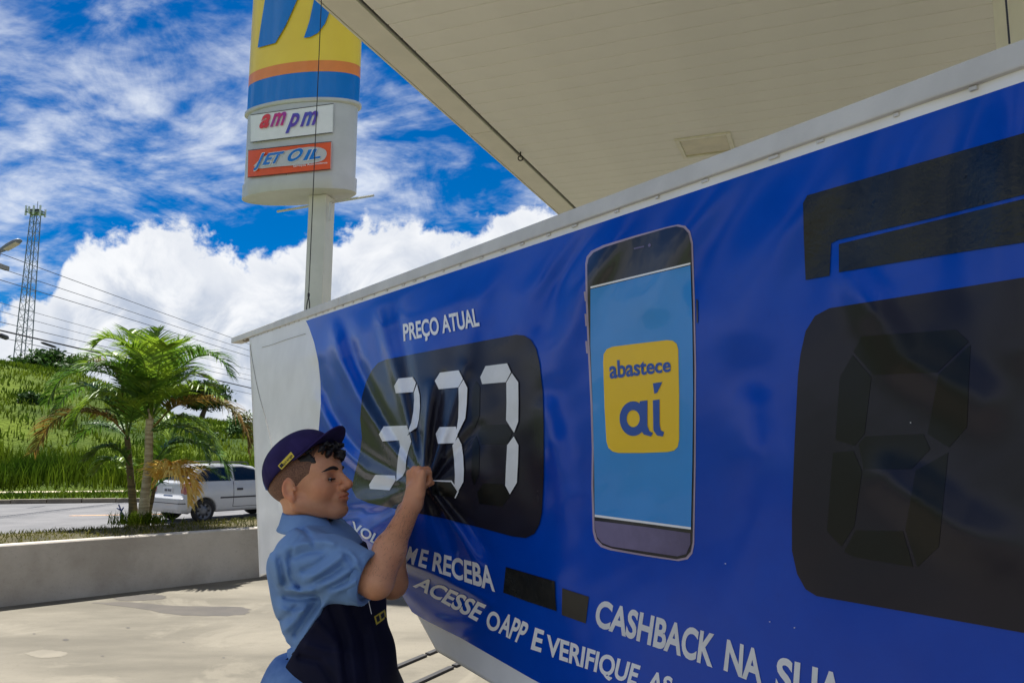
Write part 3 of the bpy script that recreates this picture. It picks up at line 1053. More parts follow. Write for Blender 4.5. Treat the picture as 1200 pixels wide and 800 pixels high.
# right-hand price panel with its dark digit
rp = bpoly('price_panel', [(972, 361), (1080, 344), (1200, 325), (1330, 303), (1350, 306), (1362, 325), (1364, 500), (1362, 740), (1350, 764), (1330, 766), (1200, 741), (1060, 716), (957, 698), (944, 690), (934, 672), (928, 645), (928, 600), (931, 520), (935, 440), (938, 415), (944, 388), (955, 370)], 0.0032, M_BLK, None, 6)
for pts in ([(1000, 412), (1010, 394), (1120, 386), (1135, 400), (1098, 436), (1024, 439)], [(984, 442), (999, 416), (1021, 442), (1013, 508), (1001, 522), (979, 515)],
            [(1006, 520), (1014, 511), (1082, 508), (1090, 526), (1068, 549), (1012, 549)], [(976, 530), (1000, 528), (1010, 552), (1001, 616), (986, 640), (969, 622)],
            [(989, 646), (1003, 621), (1058, 622), (1070, 664), (1000, 652)], [(1100, 438), (1137, 404), (1133, 500), (1112, 524), (1087, 508)], [(1073, 551), (1111, 530), (1100, 640), (1075, 664), (1061, 620)]):
    bpoly('dark_segment', pts, 0.0042, M_BLK2, rp, 6)
for (cx, cy) in ((1067, 495), (902, 728), (931, 735), (850, 660)):
    r = 0.8 + RNG.random() * .4
    bpoly('paint_fleck', [(cx - r, cy), (cx, cy - r * .7), (cx + r, cy), (cx, cy + r * .7)], 0.0062, M_GPR, None, 6)

# thin fold line at the white left end, stitched hem
hm = MB()
pts = [banner(np.array([x]), np.array([y]), 0.0022)[0] for x, y in ((293, 404), (297, 430), (303, 460), (311, 490), (318, 520), (324, 560))]
hm.tube(bez(pts, 24), 0.0016, 5)
hm.build('fold_line', pm('grey_cord', lin(150, 148, 142), 0.7), ban)
hm = MB()
pts = [banner(np.array([x]), np.array([y]), 0.0018)[0] for x, y in ((307, 407), (318, 404), (335, 398), (358, 391))]
hm.tube(bez(pts, 14), 0.0012, 5)
hm.build('fold_line', MATS['grey_cord'], ban)

# beam: aluminium channel over the top edge
M_ALU = pm('beam_aluminium', lin(214, 212, 206), 0.5, var=0.10, scale=5, metal=0.1, bump=0.1, bscale=40)
def beam_pt(x, y, d):
    return on_banner_plane(np.array([float(x)]), np.array([float(y)]), d)[0]
bA = beam_pt(271, bl_top(271), BDIST - .010)
bB = beam_pt(1500, bl_top(1500), BDIST - .010)
bdir = norm(bB - bA)
bup = norm(np.cross(bdir, BNX))
if bup[2] < 0:
    bup = -bup
bnn = norm(np.cross(bdir, bup))
if np.dot(bnn, BNX) < 0:
    bnn = -bnn
BL = np.linalg.norm(bB - bA)
beam = empty('hanging_beam', bA + bdir * BL / 2 - bup * .06, 'long grey aluminium beam from which the banner hangs', 'beam')
BR = np.stack([bdir, bup, bnn], 1)
cuts = [0, 0.62, 2.2, BL]
for c0_, c1_ in zip(cuts[:-1], cuts[1:]):
    bevel(mk('channel', *box_vf(bA + bdir * ((c0_ + c1_) / 2) - bup * 0.019 - bnn * .036, ((c1_ - c0_) / 2 - .003, 0.019, 0.036), BR), M_ALU, beam), 0.003)
M_CLIP = pm('clip_brown', lin(120, 108, 94), 0.7, var=0.2)
mk('lower_lip', *box_vf(bA + bdir * (BL / 2 + .12) - bup * 0.041 - bnn * .028, (BL / 2 - .14, 0.003, 0.016), BR), M_CLIP, beam)
q = 0.22
while q < BL - .02:
    ln = 0.004 + 0.008 * random.random()
    mk('lacing_clip', *box_vf(bA + bdir * q - bup * 0.0418 - bnn * .0085, (ln, 0.0026, 0.0035), BR), M_ALU, beam)
    q += 0.07 + 0.10 * random.random()
# hanging wires up to the canopy
M_WIRE = pm('wire_black', lin(36, 34, 34), 0.5)
for (wx, wy, lb_) in ((361, 357, 'thin dark wire holding the far end of the beam, in front of the totem sign'), (1183, 56, 'thin dark wire holding the near end of the beam, beside the column')):
    p = beam_pt(wx, bl_top(wx), BDIST + .02)
    wm = MB()
    near_w = wx > 1000
    wm.tube([p + [0, 0, .0 if near_w else .085], [p[0], p[1], ZC + .015]], 0.0013 if near_w else 0.0024, 6)
    wr = empty('hanging_wire', p, lb_, 'wire')
    wm.build('strand', M_WIRE, wr)
    if near_w:
        continue
    hkm = MB()
    for sg in (-1, 1):
        hkm.tube(bez([p + bdir * .026 * sg - bup * .002, p + bdir * .020 * sg + [0, 0, .028], p + [0, 0, .062]], 8), 0.0028, 6)
    hkm.tube(bez([p + [0, 0, .055], p + bdir * .008 + [0, 0, .068], p + [0, 0, .08], p - bdir * .008 + [0, 0, .070], p + [0, 0, .055]], 12), 0.004, 6)
    hkm.build('shackle', M_WIRE, wr, smooth=True)

# ================================================================ totem sign
TD = 13.0
tc0 = at_y(351, 200, TD)
TU = norm([math.cos(math.radians(15)), -math.sin(math.radians(15)), 0])
TW = norm([-math.sin(math.radians(15)), -math.cos(math.radians(15)), 0])
TA, TB = 1.07, 0.42
TO = np.array([tc0[0], tc0[1], 0.0])


def totem_uv(px, py, b):
    """pixel -> (U along the sign, z) on the lens-shaped body"""
    r = ray(px, py)
    U = np.zeros(r.shape[0])
    for _ in range(5):
        s = np.sqrt(np.clip(1 - (U / TA) ** 2, 0.0, 1))
        dpl = b * s
        num = (TO - CAM) @ TW + dpl
        t = num / (r @ TW)
        P = CAM + r * t[:, None]
        U = np.clip((P - TO) @ TU, -TA * .999, TA * .999)
    return U, P[:, 2]


def totem(px, py, off=0.0, b=TB):
    U, z = totem_uv(np.asarray(px, float), np.asarray(py, float), b)
    s = np.sqrt(np.clip(1 - (U / TA) ** 2, 0, 1))
    P = TO + U[:, None] * TU + ((b + off) * s + off)[:, None] * TW
    P[:, 2] = z
    return P


def tz(py, px=352):
    return float(totem_uv(np.array([float(px)]), np.array([float(py)]), TB)[1][0])


def lens_ring(z, k=1.0, n=56):
    a = np.linspace(0, 2 * math.pi, n, endpoint=False)
    # superellipse: rounded ends, flattish faces
    c, s = np.cos(a), np.sin(a)
    return TO + (TA * k * c)[:, None] * TU + (TB * k * s)[:, None] * TW + np.array([0, 0, z])


def lens_band(name, levels, mat, parent):
    """levels: (z, scale)"""
    n = 56
    V, F = [], []
    for z, k in levels:
        V.extend(lens_ring(z, k, n))
    for i in range(len(levels) - 1):
        for j in range(n):
            F.append((i * n + j, i * n + (j + 1) % n, (i + 1) * n + (j + 1) % n, (i + 1) * n + j))
    F.append(tuple(range(n))[::-1])
    F.append(tuple((len(levels) - 1) * n + j for j in range(n)))
    o = mk(name, V, F, mat, parent, smooth=True)
    es = o.modifiers.new('edges', 'EDGE_SPLIT')
    es.split_angle = math.radians(40)
    return o


M_TGREY = pm('totem_grey', lin(200, 200, 197), 0.45, var=0.05, scale=3, metal=0.1)
M_TYEL = pm('totem_yellow', lin(255, 216, 62), 0.35, var=0.03, scale=2, coat=0.3)
M_TORA = pm('totem_orange', lin(246, 142, 62), 0.35, var=0.03, coat=0.3)
M_TBLU = pm('totem_blue', lin(0, 122, 210), 0.30, var=0.05, scale=2, coat=0.4)
M_TWHI = pm('totem_white', lin(240, 240, 238), 0.4, var=0.03)
M_JET = pm('panel_orange', lin(238, 92, 34), 0.4, var=0.04)
M_POLE = pm('pole_paint', lin(214, 212, 204), 0.5, var=0.06, scale=2)
tot = empty('totem_sign', TO, 'tall station totem sign with yellow and blue top on a pale pole', 'sign')
z_bot, z_rim, z_g1, z_fl, z_b1, z_o1, z_top = tz(221), tz(204), tz(208), tz(118.5), tz(112), tz(85), tz(-190)
z_or = tz(72)
lens_band('lower_rim', [(z_bot, 0.985), (z_bot + .01, 1.0), (z_rim, 1.0)], M_TGREY, tot)
lens_band('grey_body', [(z_rim + .002, 0.972), (z_fl - .02, 0.972)], M_TGREY, tot)
lens_band('flange', [(z_fl - .018, 1.0), (z_fl, 1.035), (z_fl + .045, 1.035), (z_fl + .055, 1.0)], M_TGREY, tot)
lens_band('blue_band', [(z_fl + .057, 0.995), (z_o1, 0.995)], M_TBLU, tot)
lens_band('orange_band', [(z_o1 + .001, 0.995), (z_or, 0.995)], M_TORA, tot)
lens_band('yellow_body', [(z_or + .001, 0.995), (z_top, 0.995)], M_TYEL, tot)

def tpoly(name, pts, off, mat, parent=tot):
    uv, F = poly_geom(pts, 5)
    return drape(name, uv, F, totem, off, mat, parent)

def ttext(name, s, q, mat, off, parent=tot, bold=0.012, shear=0.0, nx=10, space=1.0):
    uv, F = text_geom(s, bold, nx, 3, shear, space)
    return drape(name, quad_map(uv, q), F, totem, off, mat, parent)

A1 = (260, 0, 3.075)
tpoly('emblem_stroke', sc([(131, 175), (195, 158), (232, 95), (275, 0), (300, -60), (180, -60), (158, 0), (142, 100)], *A1), 0.012, M_TBLU)
tpoly('emblem_stroke', sc([(298, 140), (322, 136), (348, 122), (374, 88), (392, 40), (396, -60), (345, -60), (335, 0), (318, 80)], *A1), 0.012, M_TBLU)
wp = tpoly('white_panel', sc([(105, 418), (250, 396), (405, 377), (403, 480), (250, 497), (105, 516)], *A1), 0.010, M_TWHI)
jp = tpoly('orange_panel', sc([(97, 545), (250, 528), (398, 513), (396, 612), (250, 627), (95, 642)], *A1), 0.010, M_JET)
# dark reveals round both panels
for q4 in (((105, 418), (405, 377), (403, 480), (105, 516)), ((97, 545), (398, 513), (396, 612), (95, 642))):
    for a, b in zip(q4, q4[1:] + q4[:1]):
        w = 2.2
        if abs(a[0] - b[0]) > 50:
            pts = [(a[0], a[1] - w), (b[0], b[1] - w), (b[0], b[1]), (a[0], a[1])]
        else:
            pts = [(a[0] - w, a[1]), (b[0] - w, b[1]), (b[0], b[1]), (a[0], a[1])]
        tpoly('panel_reveal', sc(pts, *A1), 0.013, M_TGREY if abs(a[0] - b[0]) < 50 else M_DARK)
M_MAG = pm('letter_magenta', lin(214, 44, 110), 0.4, var=0.25, scale=9, col2=lin(150, 60, 170))
M_PUR = pm('letter_purple', lin(110, 62, 172), 0.4, var=0.2, scale=9, col2=lin(66, 96, 196))
M_RED = pm('letter_red', lin(222, 60, 66), 0.4, var=0.1)
q = lambda *p: sc(p, *A1)
ttext('lettering', 'a', q((138, 464), (174, 459), (150, 397), (186, 392)), M_RED, 0.02, wp, 0.03, 0.25, 4)
ttext('lettering', 'm', q((178, 459), (230, 451), (190, 394), (242, 384)), M_MAG, 0.02, wp, 0.03, 0.25, 4)
ttext('lettering', 'p', q((238, 460), (280, 455), (252, 394), (290, 388)), M_PUR, 0.02, wp, 0.03, 0.25, 4)
ttext('lettering', 'm', q((286, 458), (344, 450), (298, 388), (356, 380)), M_PUR, 0.02, wp, 0.03, 0.25, 4)
tpoly('white_swoosh', smooth_poly(q((118, 600), (160, 565), (240, 545), (330, 532), (378, 545), (368, 580), (300, 595), (200, 604), (140, 610))), 0.018, M_TGREY, jp)
for off, mt, bd, d in ((0.022, M_TWHI, 0.085, 0), (0.028, M_TBLU, 0.035, 0)):
    for s, qq4 in (('J', q((122, 603), (150, 598), (130, 562), (160, 556))), ('ET', q((152, 598), (222, 588), (160, 560), (232, 550))), ('O', q((240, 587), (292, 577), (250, 546), (302, 538))), ('IL', q((298, 581), (362, 572), (302, 546), (358, 540)))):
        ttext('lettering', s, qq4, mt, off, jp, bd, 0.3, 5)
ttext('lettering', 'Serviços Automotivos', q((262, 606), (384, 592), (262, 598), (384, 585)), M_TWHI, 0.022, jp, 0.01, 0, 10)
# seam below the panels, pole, rod
mk('seam', *box_vf(TO + TU * .0 + TW * (TB * 0.985) + [0, 0, (z_rim + tz(206)) / 2 + .03], (0.004, 0.004, 0.06), np.stack([TU, TW, [0, 0, 1]], 1)), M_DARK, tot)
pc = at_y(374.5, 300, TD)
PR = np.stack([norm([math.cos(math.radians(-14)), math.sin(math.radians(-14)), 0]), norm([math.sin(math.radians(14)), math.cos(math.radians(14)), 0]), [0, 0, 1]], 1)
bevel(mk('pole', *box_vf((pc[0], pc[1], z_bot / 2), (0.165, 0.16, z_bot / 2 - .001), PR), M_POLE, tot), 0.012)
rp0, rp1 = at_y(325, 248, TD + .35), at_y(438, 229, TD - .3)
tr = MB().tube([rp0, rp1], 0.022, 8).build('cross_rod', M_TGREY, tot)
MB().tube([at_y(387, 237, TD - .2), at_y(386, 258, TD - .2)], 0.02, 8).build('conduit', M_TGREY, tot)

# ================================================================ mast, wires, pole, lamp
M_STEEL = pm('galvanised_steel', lin(120, 128, 140), 0.5, var=0.1, metal=0.3)
MD = 150.0
mt0, mb0 = at_y(36.5, 250, MD), at_y(27, 432, MD)
zb, zt = 4.0, mt0[2]
mast = empty('lattice_mast', (mb0[0], MD, zb), 'tall steel lattice phone mast behind the hill', 'mast')
mcx = (mt0[0] + mb0[0]) / 2 + .3
for sx in (-1, 1):
    for sy in (-1, 1):
        MB().tube([(mcx + sx * 1.25, MD + sy * 1.25, zb), (mcx + sx * .62, MD + sy * .62, zt)], 0.10, 5).build('leg', M_STEEL, mast)
nb = 22
for i in range(nb):
    br = MB()
    f0, f1 = i / nb, (i + 1) / nb
    w0, w1 = 1.25 - .63 * f0, 1.25 - .63 * f1
    z0, z1 = zb + (zt - zb) * f0, zb + (zt - zb) * f1
    for (ax, ay, bx, by) in ((-1, -1, 1, -1), (1, -1, 1, 1), (1, 1, -1, 1), (-1, 1, -1, -1)):
        br.tube([(mcx + ax * w0, MD + ay * w0, z0), (mcx + bx * w1, MD + by * w1, z1)], 0.05, 4)
        br.tube([(mcx + ax * w1, MD + ay * w1, z1), (mcx + bx * w1, MD + by * w1, z1)], 0.045, 4)
    br.build('brace', M_STEEL, mast)
pf_ = MB().box((mcx, MD, zt), (1.3, 1.3, .08)).box((mcx, MD, zt + .5), (1.25, 1.25, .03))
pf_.build('platform', M_STEEL, mast)
M_ANT = pm('antenna_white', lin(206, 208, 212), 0.5)
for (dx, dy, h) in ((-1.35, -1, 1.0), (-.5, -1.4, .7), (.4, -1.4, .9), (1.35, -.9, 1.1), (1.3, .9, .8), (-1.3, .9, .8)):
    bevel(mk('antenna', *box_vf((mcx + dx, MD + dy, zt + .3), (.16, .12, h)), M_ANT, mast), .04)
MB().tube([(mcx + .2, MD, zt), (mcx + .2, MD, zt + 2.4)], .06, 5).build('lightning_rod', M_STEEL, mast)

PD = 22.0
pb = at_y(-13, 330, PD)
M_POLC = pm('pole_concrete', lin(150, 146, 138), 0.85, var=0.12, scale=2)
up_ = empty('utility_pole', (pb[0], PD, ZR), 'grey concrete utility pole at the left edge beside the road', 'pole')
MB().tube([(pb[0], PD, ZR), (pb[0], PD, 7.6)], [0.16, 0.10], 10).build('shaft', M_POLC, up_, smooth=True)
mk('crossarm', *box_vf((pb[0], PD, 6.75), (0.06, 0.75, 0.06)), M_POLC, up_)
pb2 = at_y(352, 430, 46.0)
up2 = empty('utility_pole', (pb2[0], 46.0, ZR), 'far concrete utility pole hidden behind the banner', 'pole')
MB().tube([(pb2[0], 46.0, ZR), (pb2[0], 46.0, 8.0)], [0.16, 0.10], 10).build('shaft', M_POLC, up2, smooth=True)
# street lamp on the pole
lh = at_y(15, 290, PD)
sl = empty('street_lamp', (pb[0], PD, lh[2] - .5), 'grey street lamp head on an arm against the blue sky', 'street lamp')
arm = bez([(pb[0] + .10, PD - .05, lh[2] - .62), (pb[0] + .28, PD - .1, lh[2] - .30), (lh[0] - .28, PD - .15, lh[2] - .06)], 10)
MB().tube(arm, 0.03, 8).build('arm', M_STEEL, sl, smooth=True)
hd = norm(at_y(27, 284, PD) - at_y(4, 297, PD))
hs_ = np.array([0, 1.0, 0])
hu = np.cross(hd, hs_)
hu = hu if hu[2] > 0 else -hu
HR = np.stack([hd, hs_, hu], 1)
hv, hf = [], []
sect = [(-.36, .06, .04), (-.22, .12, .07), (0, .16, .09), (.2, .17, .08), (.33, .13, .05), (.36, .06, .03)]
for (a, w, h) in sect:
    for j in range(12):
        t = 2 * math.pi * j / 12
        hv.append(np.array([lh[0], PD - .15, lh[2]]) + HR @ np.array([a, w * math.cos(t), (h if math.sin(t) > 0 else h * .45) * math.sin(t)]))
for i in range(len(sect) - 1):
    for j in range(12):
        hf.append((i * 12 + j, i * 12 + (j + 1) % 12, (i + 1) * 12 + (j + 1) % 12, (i + 1) * 12 + j))
hf += [tuple(range(12))[::-1], tuple(5 * 12 + j for j in range(12))]
mk('housing', hv, hf, M_STEEL, sl, smooth=True)
mk('lens', *box_vf(np.array([lh[0], PD - .15, lh[2]]) + HR @ np.array([.05, 0, -.04]), (.2, .11, .012), HR), pm('lamp_lens', lin(196, 186, 160), .3), sl)
# wires: left pixel, right pixel, thickness
M_CAB = pm('cable_black', lin(26, 28, 34), 0.6)
WIRES = [((-13, 292), (267, 394), (352, 424), .011, 'topmost'), ((-13, 310), (289, 411), (352, 430), .010, 'second'), ((-13, 324), (289, 418), (352, 437), .011, 'third'), ((-13, 351), (129, 393), (352, 446), .007, 'fourth'),
         ((-13, 361), (150, 405), (352, 452), .007, 'fifth'), ((-13, 374), (104, 404), (352, 458), .010, 'sixth'), ((-13, 384), (154, 424), (352, 468), .026, 'thick seventh'), ((-13, 392), (110, 421), (352, 474), .010, 'lowest')]
for a, m, b, rd_, nm in WIRES:
    A, B = at_y(*a, PD), at_y(*b, 46.0)
    t = np.linspace(0, 1, 40)
    P = A[None] * (1 - t)[:, None] + B[None] * t[:, None]
    # sag found from the middle pixel
    j = np.argmin([abs(600 + FPX * (p[0] / p[1]) - m[0]) for p in P])
    r = ray(*m)
    zz_ = CAM[2] + r[2] * P[j][1] / r[1]
    tj = t[j]
    sag = np.clip((P[j][2] - zz_) / (4 * tj * (1 - tj)), -0.2, 1.2)
    P[:, 2] -= 4 * sag * t * (1 - t)
    w = MB().tube(P, rd_, 5).build('overhead_cable', M_CAB, smooth=True)
    tag(w, f'{nm} of the dark overhead cables crossing the sky at left' if nm not in ('topmost', 'lowest') else f'{nm} dark overhead cable crossing the sky at left', 'cable', 'overhead cables')
# splice boxes on the thick cable
for (x0, y0, x1, y1, rr, lb_) in ((48, 401, 66, 407, .045, 'black splice sleeve on the thick overhead cable'), (-2, 392, 9, 396, .09, 'bulky black splice case on the overhead cable by the left edge')):
    A, B = at_y(x0, y0, 26.0), at_y(x1, y1, 26.9)
    w = MB().tube(bez([A, A * .7 + B * .3, A * .3 + B * .7, B], 8), [rr * .4, rr * .9, rr, rr, rr, rr, rr * .9, rr * .4], 8).build('splice_case', M_CAB, smooth=True)
    tag(w, lb_, 'splice case')

# ================================================================ palm
M_PTR = pm('palm_trunk', lin(196, 184, 150), 0.8, scale=4, col2=lin(140, 126, 92), stretch=(1, 1, 7), bump=0.6, bscale=9, bdist=0.02)
M_PTR2 = pm('palm_trunk_dark', lin(118, 104, 66), 0.85, scale=4, col2=lin(66, 58, 36), stretch=(1, 1, 7), bump=0.6, bscale=9, bdist=0.02)
M_FG = pm('frond_green', lin(138, 164, 48), 0.42, scale=5, col2=lin(80, 116, 30), spec=0.4, trans=0.4)
M_FD = pm('frond_dark', lin(92, 130, 38), 0.45, scale=5, col2=lin(54, 88, 26), spec=0.4, trans=0.35)
M_FB = pm('frond_brown', lin(150, 112, 52), 0.6, scale=3, col2=lin(84, 86, 34), spec=0.3, trans=0.35)
M_FY = pm('frond_yellow', lin(240, 216, 130), 0.5, scale=6, col2=lin(222, 180, 76), spec=0.3, trans=0.4)
PY = float(at_z(165, 611, WH)[1])
palm_base = at_z(165, 612, WH)
palm = empty('palm_tree', palm_base, 'bushy palm with green and browning fronds behind the low wall', 'tree')

def P3(px, py, dy=0.0):
    return at_y(px, py, PY + dy)

def trunk(pts, r0, r1, mat):
    c = bez(pts, 34)
    rad = np.linspace(r0, r1, 34) * (1 + 0.07 * (np.arange(34) % 3 == 0)) + 0.035 * np.exp(-np.arange(34) / 3.0)
    MB().tube(c, rad, 12).build('trunk', mat, palm, smooth=True)

trunk([P3(166, 618, .0), P3(170, 580, .02), P3(174, 540), P3(175, 500), P3(177, 478)], .062, .045, M_PTR)
trunk([P3(157, 618, .1), P3(155, 580, .15), P3(152, 548, .15), P3(149, 512, .15)], .055, .036, M_PTR2)
trunk([P3(170, 618, .15), P3(178, 585, .3), P3(184, 555, .35)], .035, .022, M_PTR2)

def frond(pts, mat, n=34, lmax=0.42, droop=0.5, width=0.030, seed=0):
    """pts: (px, py, depth offset) along the midrib"""
    rg = np.random.default_rng(seed)
    C = bez([P3(*p) for p in pts], 40)
    mb = MB()
    mb.tube(C, np.linspace(0.014, 0.003, 40), 6)
    T = np.gradient(C, axis=0)
    T /= np.linalg.norm(T, axis=1)[:, None]
    for i in range(n):
        u = 0.14 + 0.86 * (i + rg.uniform(-.3, .3)) / n
        u = min(max(u, 0.05), 0.995)
        k = u * 39
        i0 = min(int(k), 38)
        p = C[i0] + (C[i0 + 1] - C[i0]) * (k - i0)
        t = T[i0]
        side = np.cross(t, [0, 0, 1.0])
        if np.linalg.norm(side) < .15:
            side = np.array([0.3, -1.0, 0])
        side /= np.linalg.norm(side)
        up = np.cross(side, t)
        L = lmax * (0.35 + 0.65 * math.sin(math.pi * min(1, (u * .95 + .08)) ** .8)) * rg.uniform(.85, 1.1)
        for sg in (-1, 1):
            d = norm(side * sg * 0.85 + t * rg.uniform(.45, .75) + up * rg.uniform(.15, .5))
            q = p.copy()
            wv = norm(np.cross(d, up + 0.2 * rg.normal(size=3)))
            ws = [width * .5, width, width * .75, width * .35, 0.001]
            rows = []
            dd = d.copy()
            for s_ in range(5):
                rows.append((q - wv * ws[s_] / 2, q + wv * ws[s_] / 2))
                q = q + dd * L / 4
                dd = norm(dd + np.array([0, 0, -droop * .42]) + rg.normal(0, .03, 3))
            Vv = [v for r in rows for v in r]
            Ff = [(2 * a, 2 * a + 1, 2 * a + 3, 2 * a + 2) for a in range(4)]
            mb.add(Vv, Ff)
    mb.build('frond', mat, palm)

FR = [
    ([(176, 492, 0), (166, 440, -.05), (148, 405, -.1), (126, 396, -.2), (110, 404, -.25)], M_FG, 36, .42, .5),
    ([(177, 490, 0), (178, 440, .0), (180, 405, .05), (186, 386, .1)], M_FG, 34, .40, .25),
    ([(178, 490, 0), (188, 440, .1), (205, 408, .2), (222, 398, .3)], M_FG, 34, .40, .35),
    ([(178, 490, 0), (198, 446, -.1), (230, 418, -.2), (256, 420, -.3), (272, 442, -.3)], M_FD, 40, .42, .6),
    ([(176, 490, 0), (170, 430, .2), (160, 398, .3), (150, 388, .4)], M_FG, 32, .40, .3),
    ([(177, 490, 0), (183, 450, -.3), (190, 415, -.5), (196, 404, -.6)], M_FG, 32, .42, .3),
    ([(180, 500, 0), (205, 476, -.1), (240, 468, -.1), (272, 480, -.1), (288, 505, -.1), (291, 532, -.1)], M_FB, 50, .40, .9),
    ([(172, 492, 0), (145, 448, -.1), (105, 434, -.2), (72, 444, -.3), (54, 474, -.3)], M_FD, 44, .40, .8),
    ([(150, 512, .1), (128, 490, .0), (95, 482, -.1), (62, 494, -.1), (40, 530, -.1)], M_FB, 50, .42, .8),
    ([(149, 512, .1), (130, 470, .2), (104, 452, .3), (78, 462, .4), (62, 488, .4)], M_FD, 38, .36, .7),
    ([(150, 512, .1), (146, 462, .1), (132, 432, .1), (112, 424, .1)], M_FB, 36, .36, .5),
    ([(176, 492, 0), (158, 452, -.3), (138, 430, -.5), (112, 428, -.6)], M_FD, 36, .38, .6),
    ([(180, 505, 0), (196, 492, .3), (222, 490, .4), (246, 508, .5), (256, 530, .5)], M_FG, 34, .34, .7),
    ([(182, 540, .1), (200, 520, .2), (232, 520, .3), (258, 536, .3), (268, 558, .3)], M_FD, 36, .32, .8),
    ([(178, 568, 0), (188, 550, -.2), (206, 545, -.3), (222, 556, -.3), (230, 580, -.3)], M_FY, 44, .42, .9),
    ([(152, 545, .1), (140, 528, 0), (120, 524, -.1), (98, 540, -.1)], M_FD, 30, .28, .7),
    ([(153, 560, .1), (140, 540, .3), (122, 540, .3), (108, 556, .3)], M_FG, 28, .26, .8),
    ([(184, 556, .3), (192, 530, .4), (206, 505, .5), (222, 498, .5)], M_FG, 28, .34, .5),
    ([(150, 510, .1), (160, 470, .3), (172, 440, .5), (185, 430, .6)], M_FD, 30, .36, .4),
    ([(178, 488, 0), (200, 455, .3), (226, 438, .5), (250, 446, .6)], M_FG, 34, .38, .6),
    ([(170, 580, .1), (196, 560, .25), (236, 548, .3), (262, 560, .3)], M_FD, 28, .28, .7),
]
FR += [
    ([(177, 490, 0), (160, 445, .1), (134, 418, .2), (108, 420, .3), (92, 436, .3)], M_FG, 36, .40, .6),
    ([(178, 490, 0), (208, 462, -.3), (236, 452, -.5), (262, 466, -.6)], M_FG, 34, .38, .7),
    ([(178, 492, 0), (196, 430, .4), (216, 412, .6), (240, 412, .8)], M_FD, 32, .38, .5),
    ([(176, 492, 0), (150, 470, -.4), (122, 462, -.6), (96, 478, -.7), (84, 500, -.7)], M_FG, 36, .36, .8),
    ([(150, 514, .1), (132, 500, .4), (108, 500, .5), (86, 520, .5)], M_FD, 32, .34, .8),
    ([(180, 505, 0), (206, 500, -.3), (230, 512, -.4), (244, 540, -.4)], M_FD, 34, .34, .8),
    ([(178, 572, 0), (190, 556, -.35), (204, 552, -.45), (218, 566, -.45), (222, 592, -.45)], M_FY, 40, .38, .9),
    ([(177, 488, 0), (172, 440, -.4), (162, 412, -.6), (140, 404, -.8)], M_FG, 32, .40, .5),
    ([(150, 512, .1), (156, 478, -.2), (166, 452, -.3), (176, 444, -.4)], M_FD, 28, .34, .4),
]
for i, (pts, mt_, n_, lm, dr) in enumerate(FR):
    frond(pts, mt_, int(n_ * 1.5), lm * 1.25, dr, seed=i + 3)
# spear leaves and dry skirt
for (a, b) in (((177, 486), (181, 440)), ((176, 486), (170, 446)), ((149, 510), (146, 476))):
    MB().tube(bez([P3(*a), P3((a[0] + b[0]) / 2, (a[1] + b[1]) / 2), P3(*b)], 8), np.linspace(.02, .004, 8), 6).build('spear_leaf', M_FG, palm)
b = palm_base + np.stack([RNG.normal(0, .16, 500), RNG.normal(0, .10, 500), np.zeros(500)], 1)
b[:, 2] = WH - .02
blades('palm_foot_grass', b, RNG.uniform(.06, .2, 500), RNG.uniform(.008, .016, 500), .8, M_BLADE, 'green grass growing round the foot of the palm')

# ================================================================ bushes and trees beyond the road
M_LEAF = pm('tree_leaf', lin(70, 104, 40), 0.6, scale=0.6, col2=lin(30, 54, 18), detail=6, spec=0.3, trans=0.25)
M_LEAF2 = pm('tree_leaf_light', lin(112, 146, 54), 0.6, scale=0.6, col2=lin(52, 84, 26), detail=6, spec=0.3)
M_BARK = pm('tree_bark', lin(96, 82, 62), 0.9, var=0.2, scale=5)

def tree(px, py, depth, wpx, hpx, label, mat, nleaf=5000, ground=None, seed=0):
    """crown centred on pixel (px,py), wpx x hpx pixels large at that depth"""
    rg = np.random.default_rng(seed)
    c = at_y(px, py, depth)
    rx, rz = wpx / 2 * depth / FPX, hpx / 2 * depth / FPX
    ry = rx * .8
    gz = c[2] - rz - .3 if ground is None else ground
    root = empty('broadleaf_tree', (c[0], depth, gz), label, 'tree', 'trees beyond the road')
    ms = MB()
    ms.tube(bez([(c[0], depth, gz - .3), (c[0] + .1 * rx, depth, (gz + c[2]) / 2), (c[0], depth, c[2] + rz * .3)], 10), np.linspace(.09, .03, 10) * max(1, rx), 7)
    for _ in range(7):
        d = norm(rg.normal(size=3) * [1, 1, .6] + [0, 0, .4])
        ms.tube(bez([(c[0], depth, c[2] - rz * .5), np.array([c[0], depth, c[2] - rz * .2]) + d * rx * .4, c + d * [rx * .8, ry * .8, rz * .8]], 6), np.linspace(.04, .012, 6) * max(1, rx), 5)
    ms.build('trunk', M_BARK, root)
    ncl = 46
    cc = []
    while len(cc) < ncl:
        v = rg.uniform(-1, 1, 3)
        if .25 < np.dot(v, v) < 1:
            cc.append(v)
    cc = np.array(cc)
    k = rg.integers(0, ncl, nleaf)
    pos = cc[k] * .85 + rg.normal(0, .13, (nleaf, 3))
    pos = c + pos * [rx, ry, rz]
    sz = rg.uniform(.5, 1.1, nleaf) * max(0.10, rx * .075)
    a = rg.normal(size=(nleaf, 3))
    a /= np.linalg.norm(a, axis=1)[:, None]
    bb = np.cross(a, rg.normal(size=(nleaf, 3)))
    bb /= np.linalg.norm(bb, axis=1)[:, None]
    V = np.stack([pos - a * sz[:, None], pos + bb * sz[:, None] * .45, pos + a * sz[:, None], pos - bb * sz[:, None] * .45], 1).reshape(-1, 3)
    F = np.arange(nleaf * 4).reshape(-1, 4)
    mk('crown', V, F, mat, root)

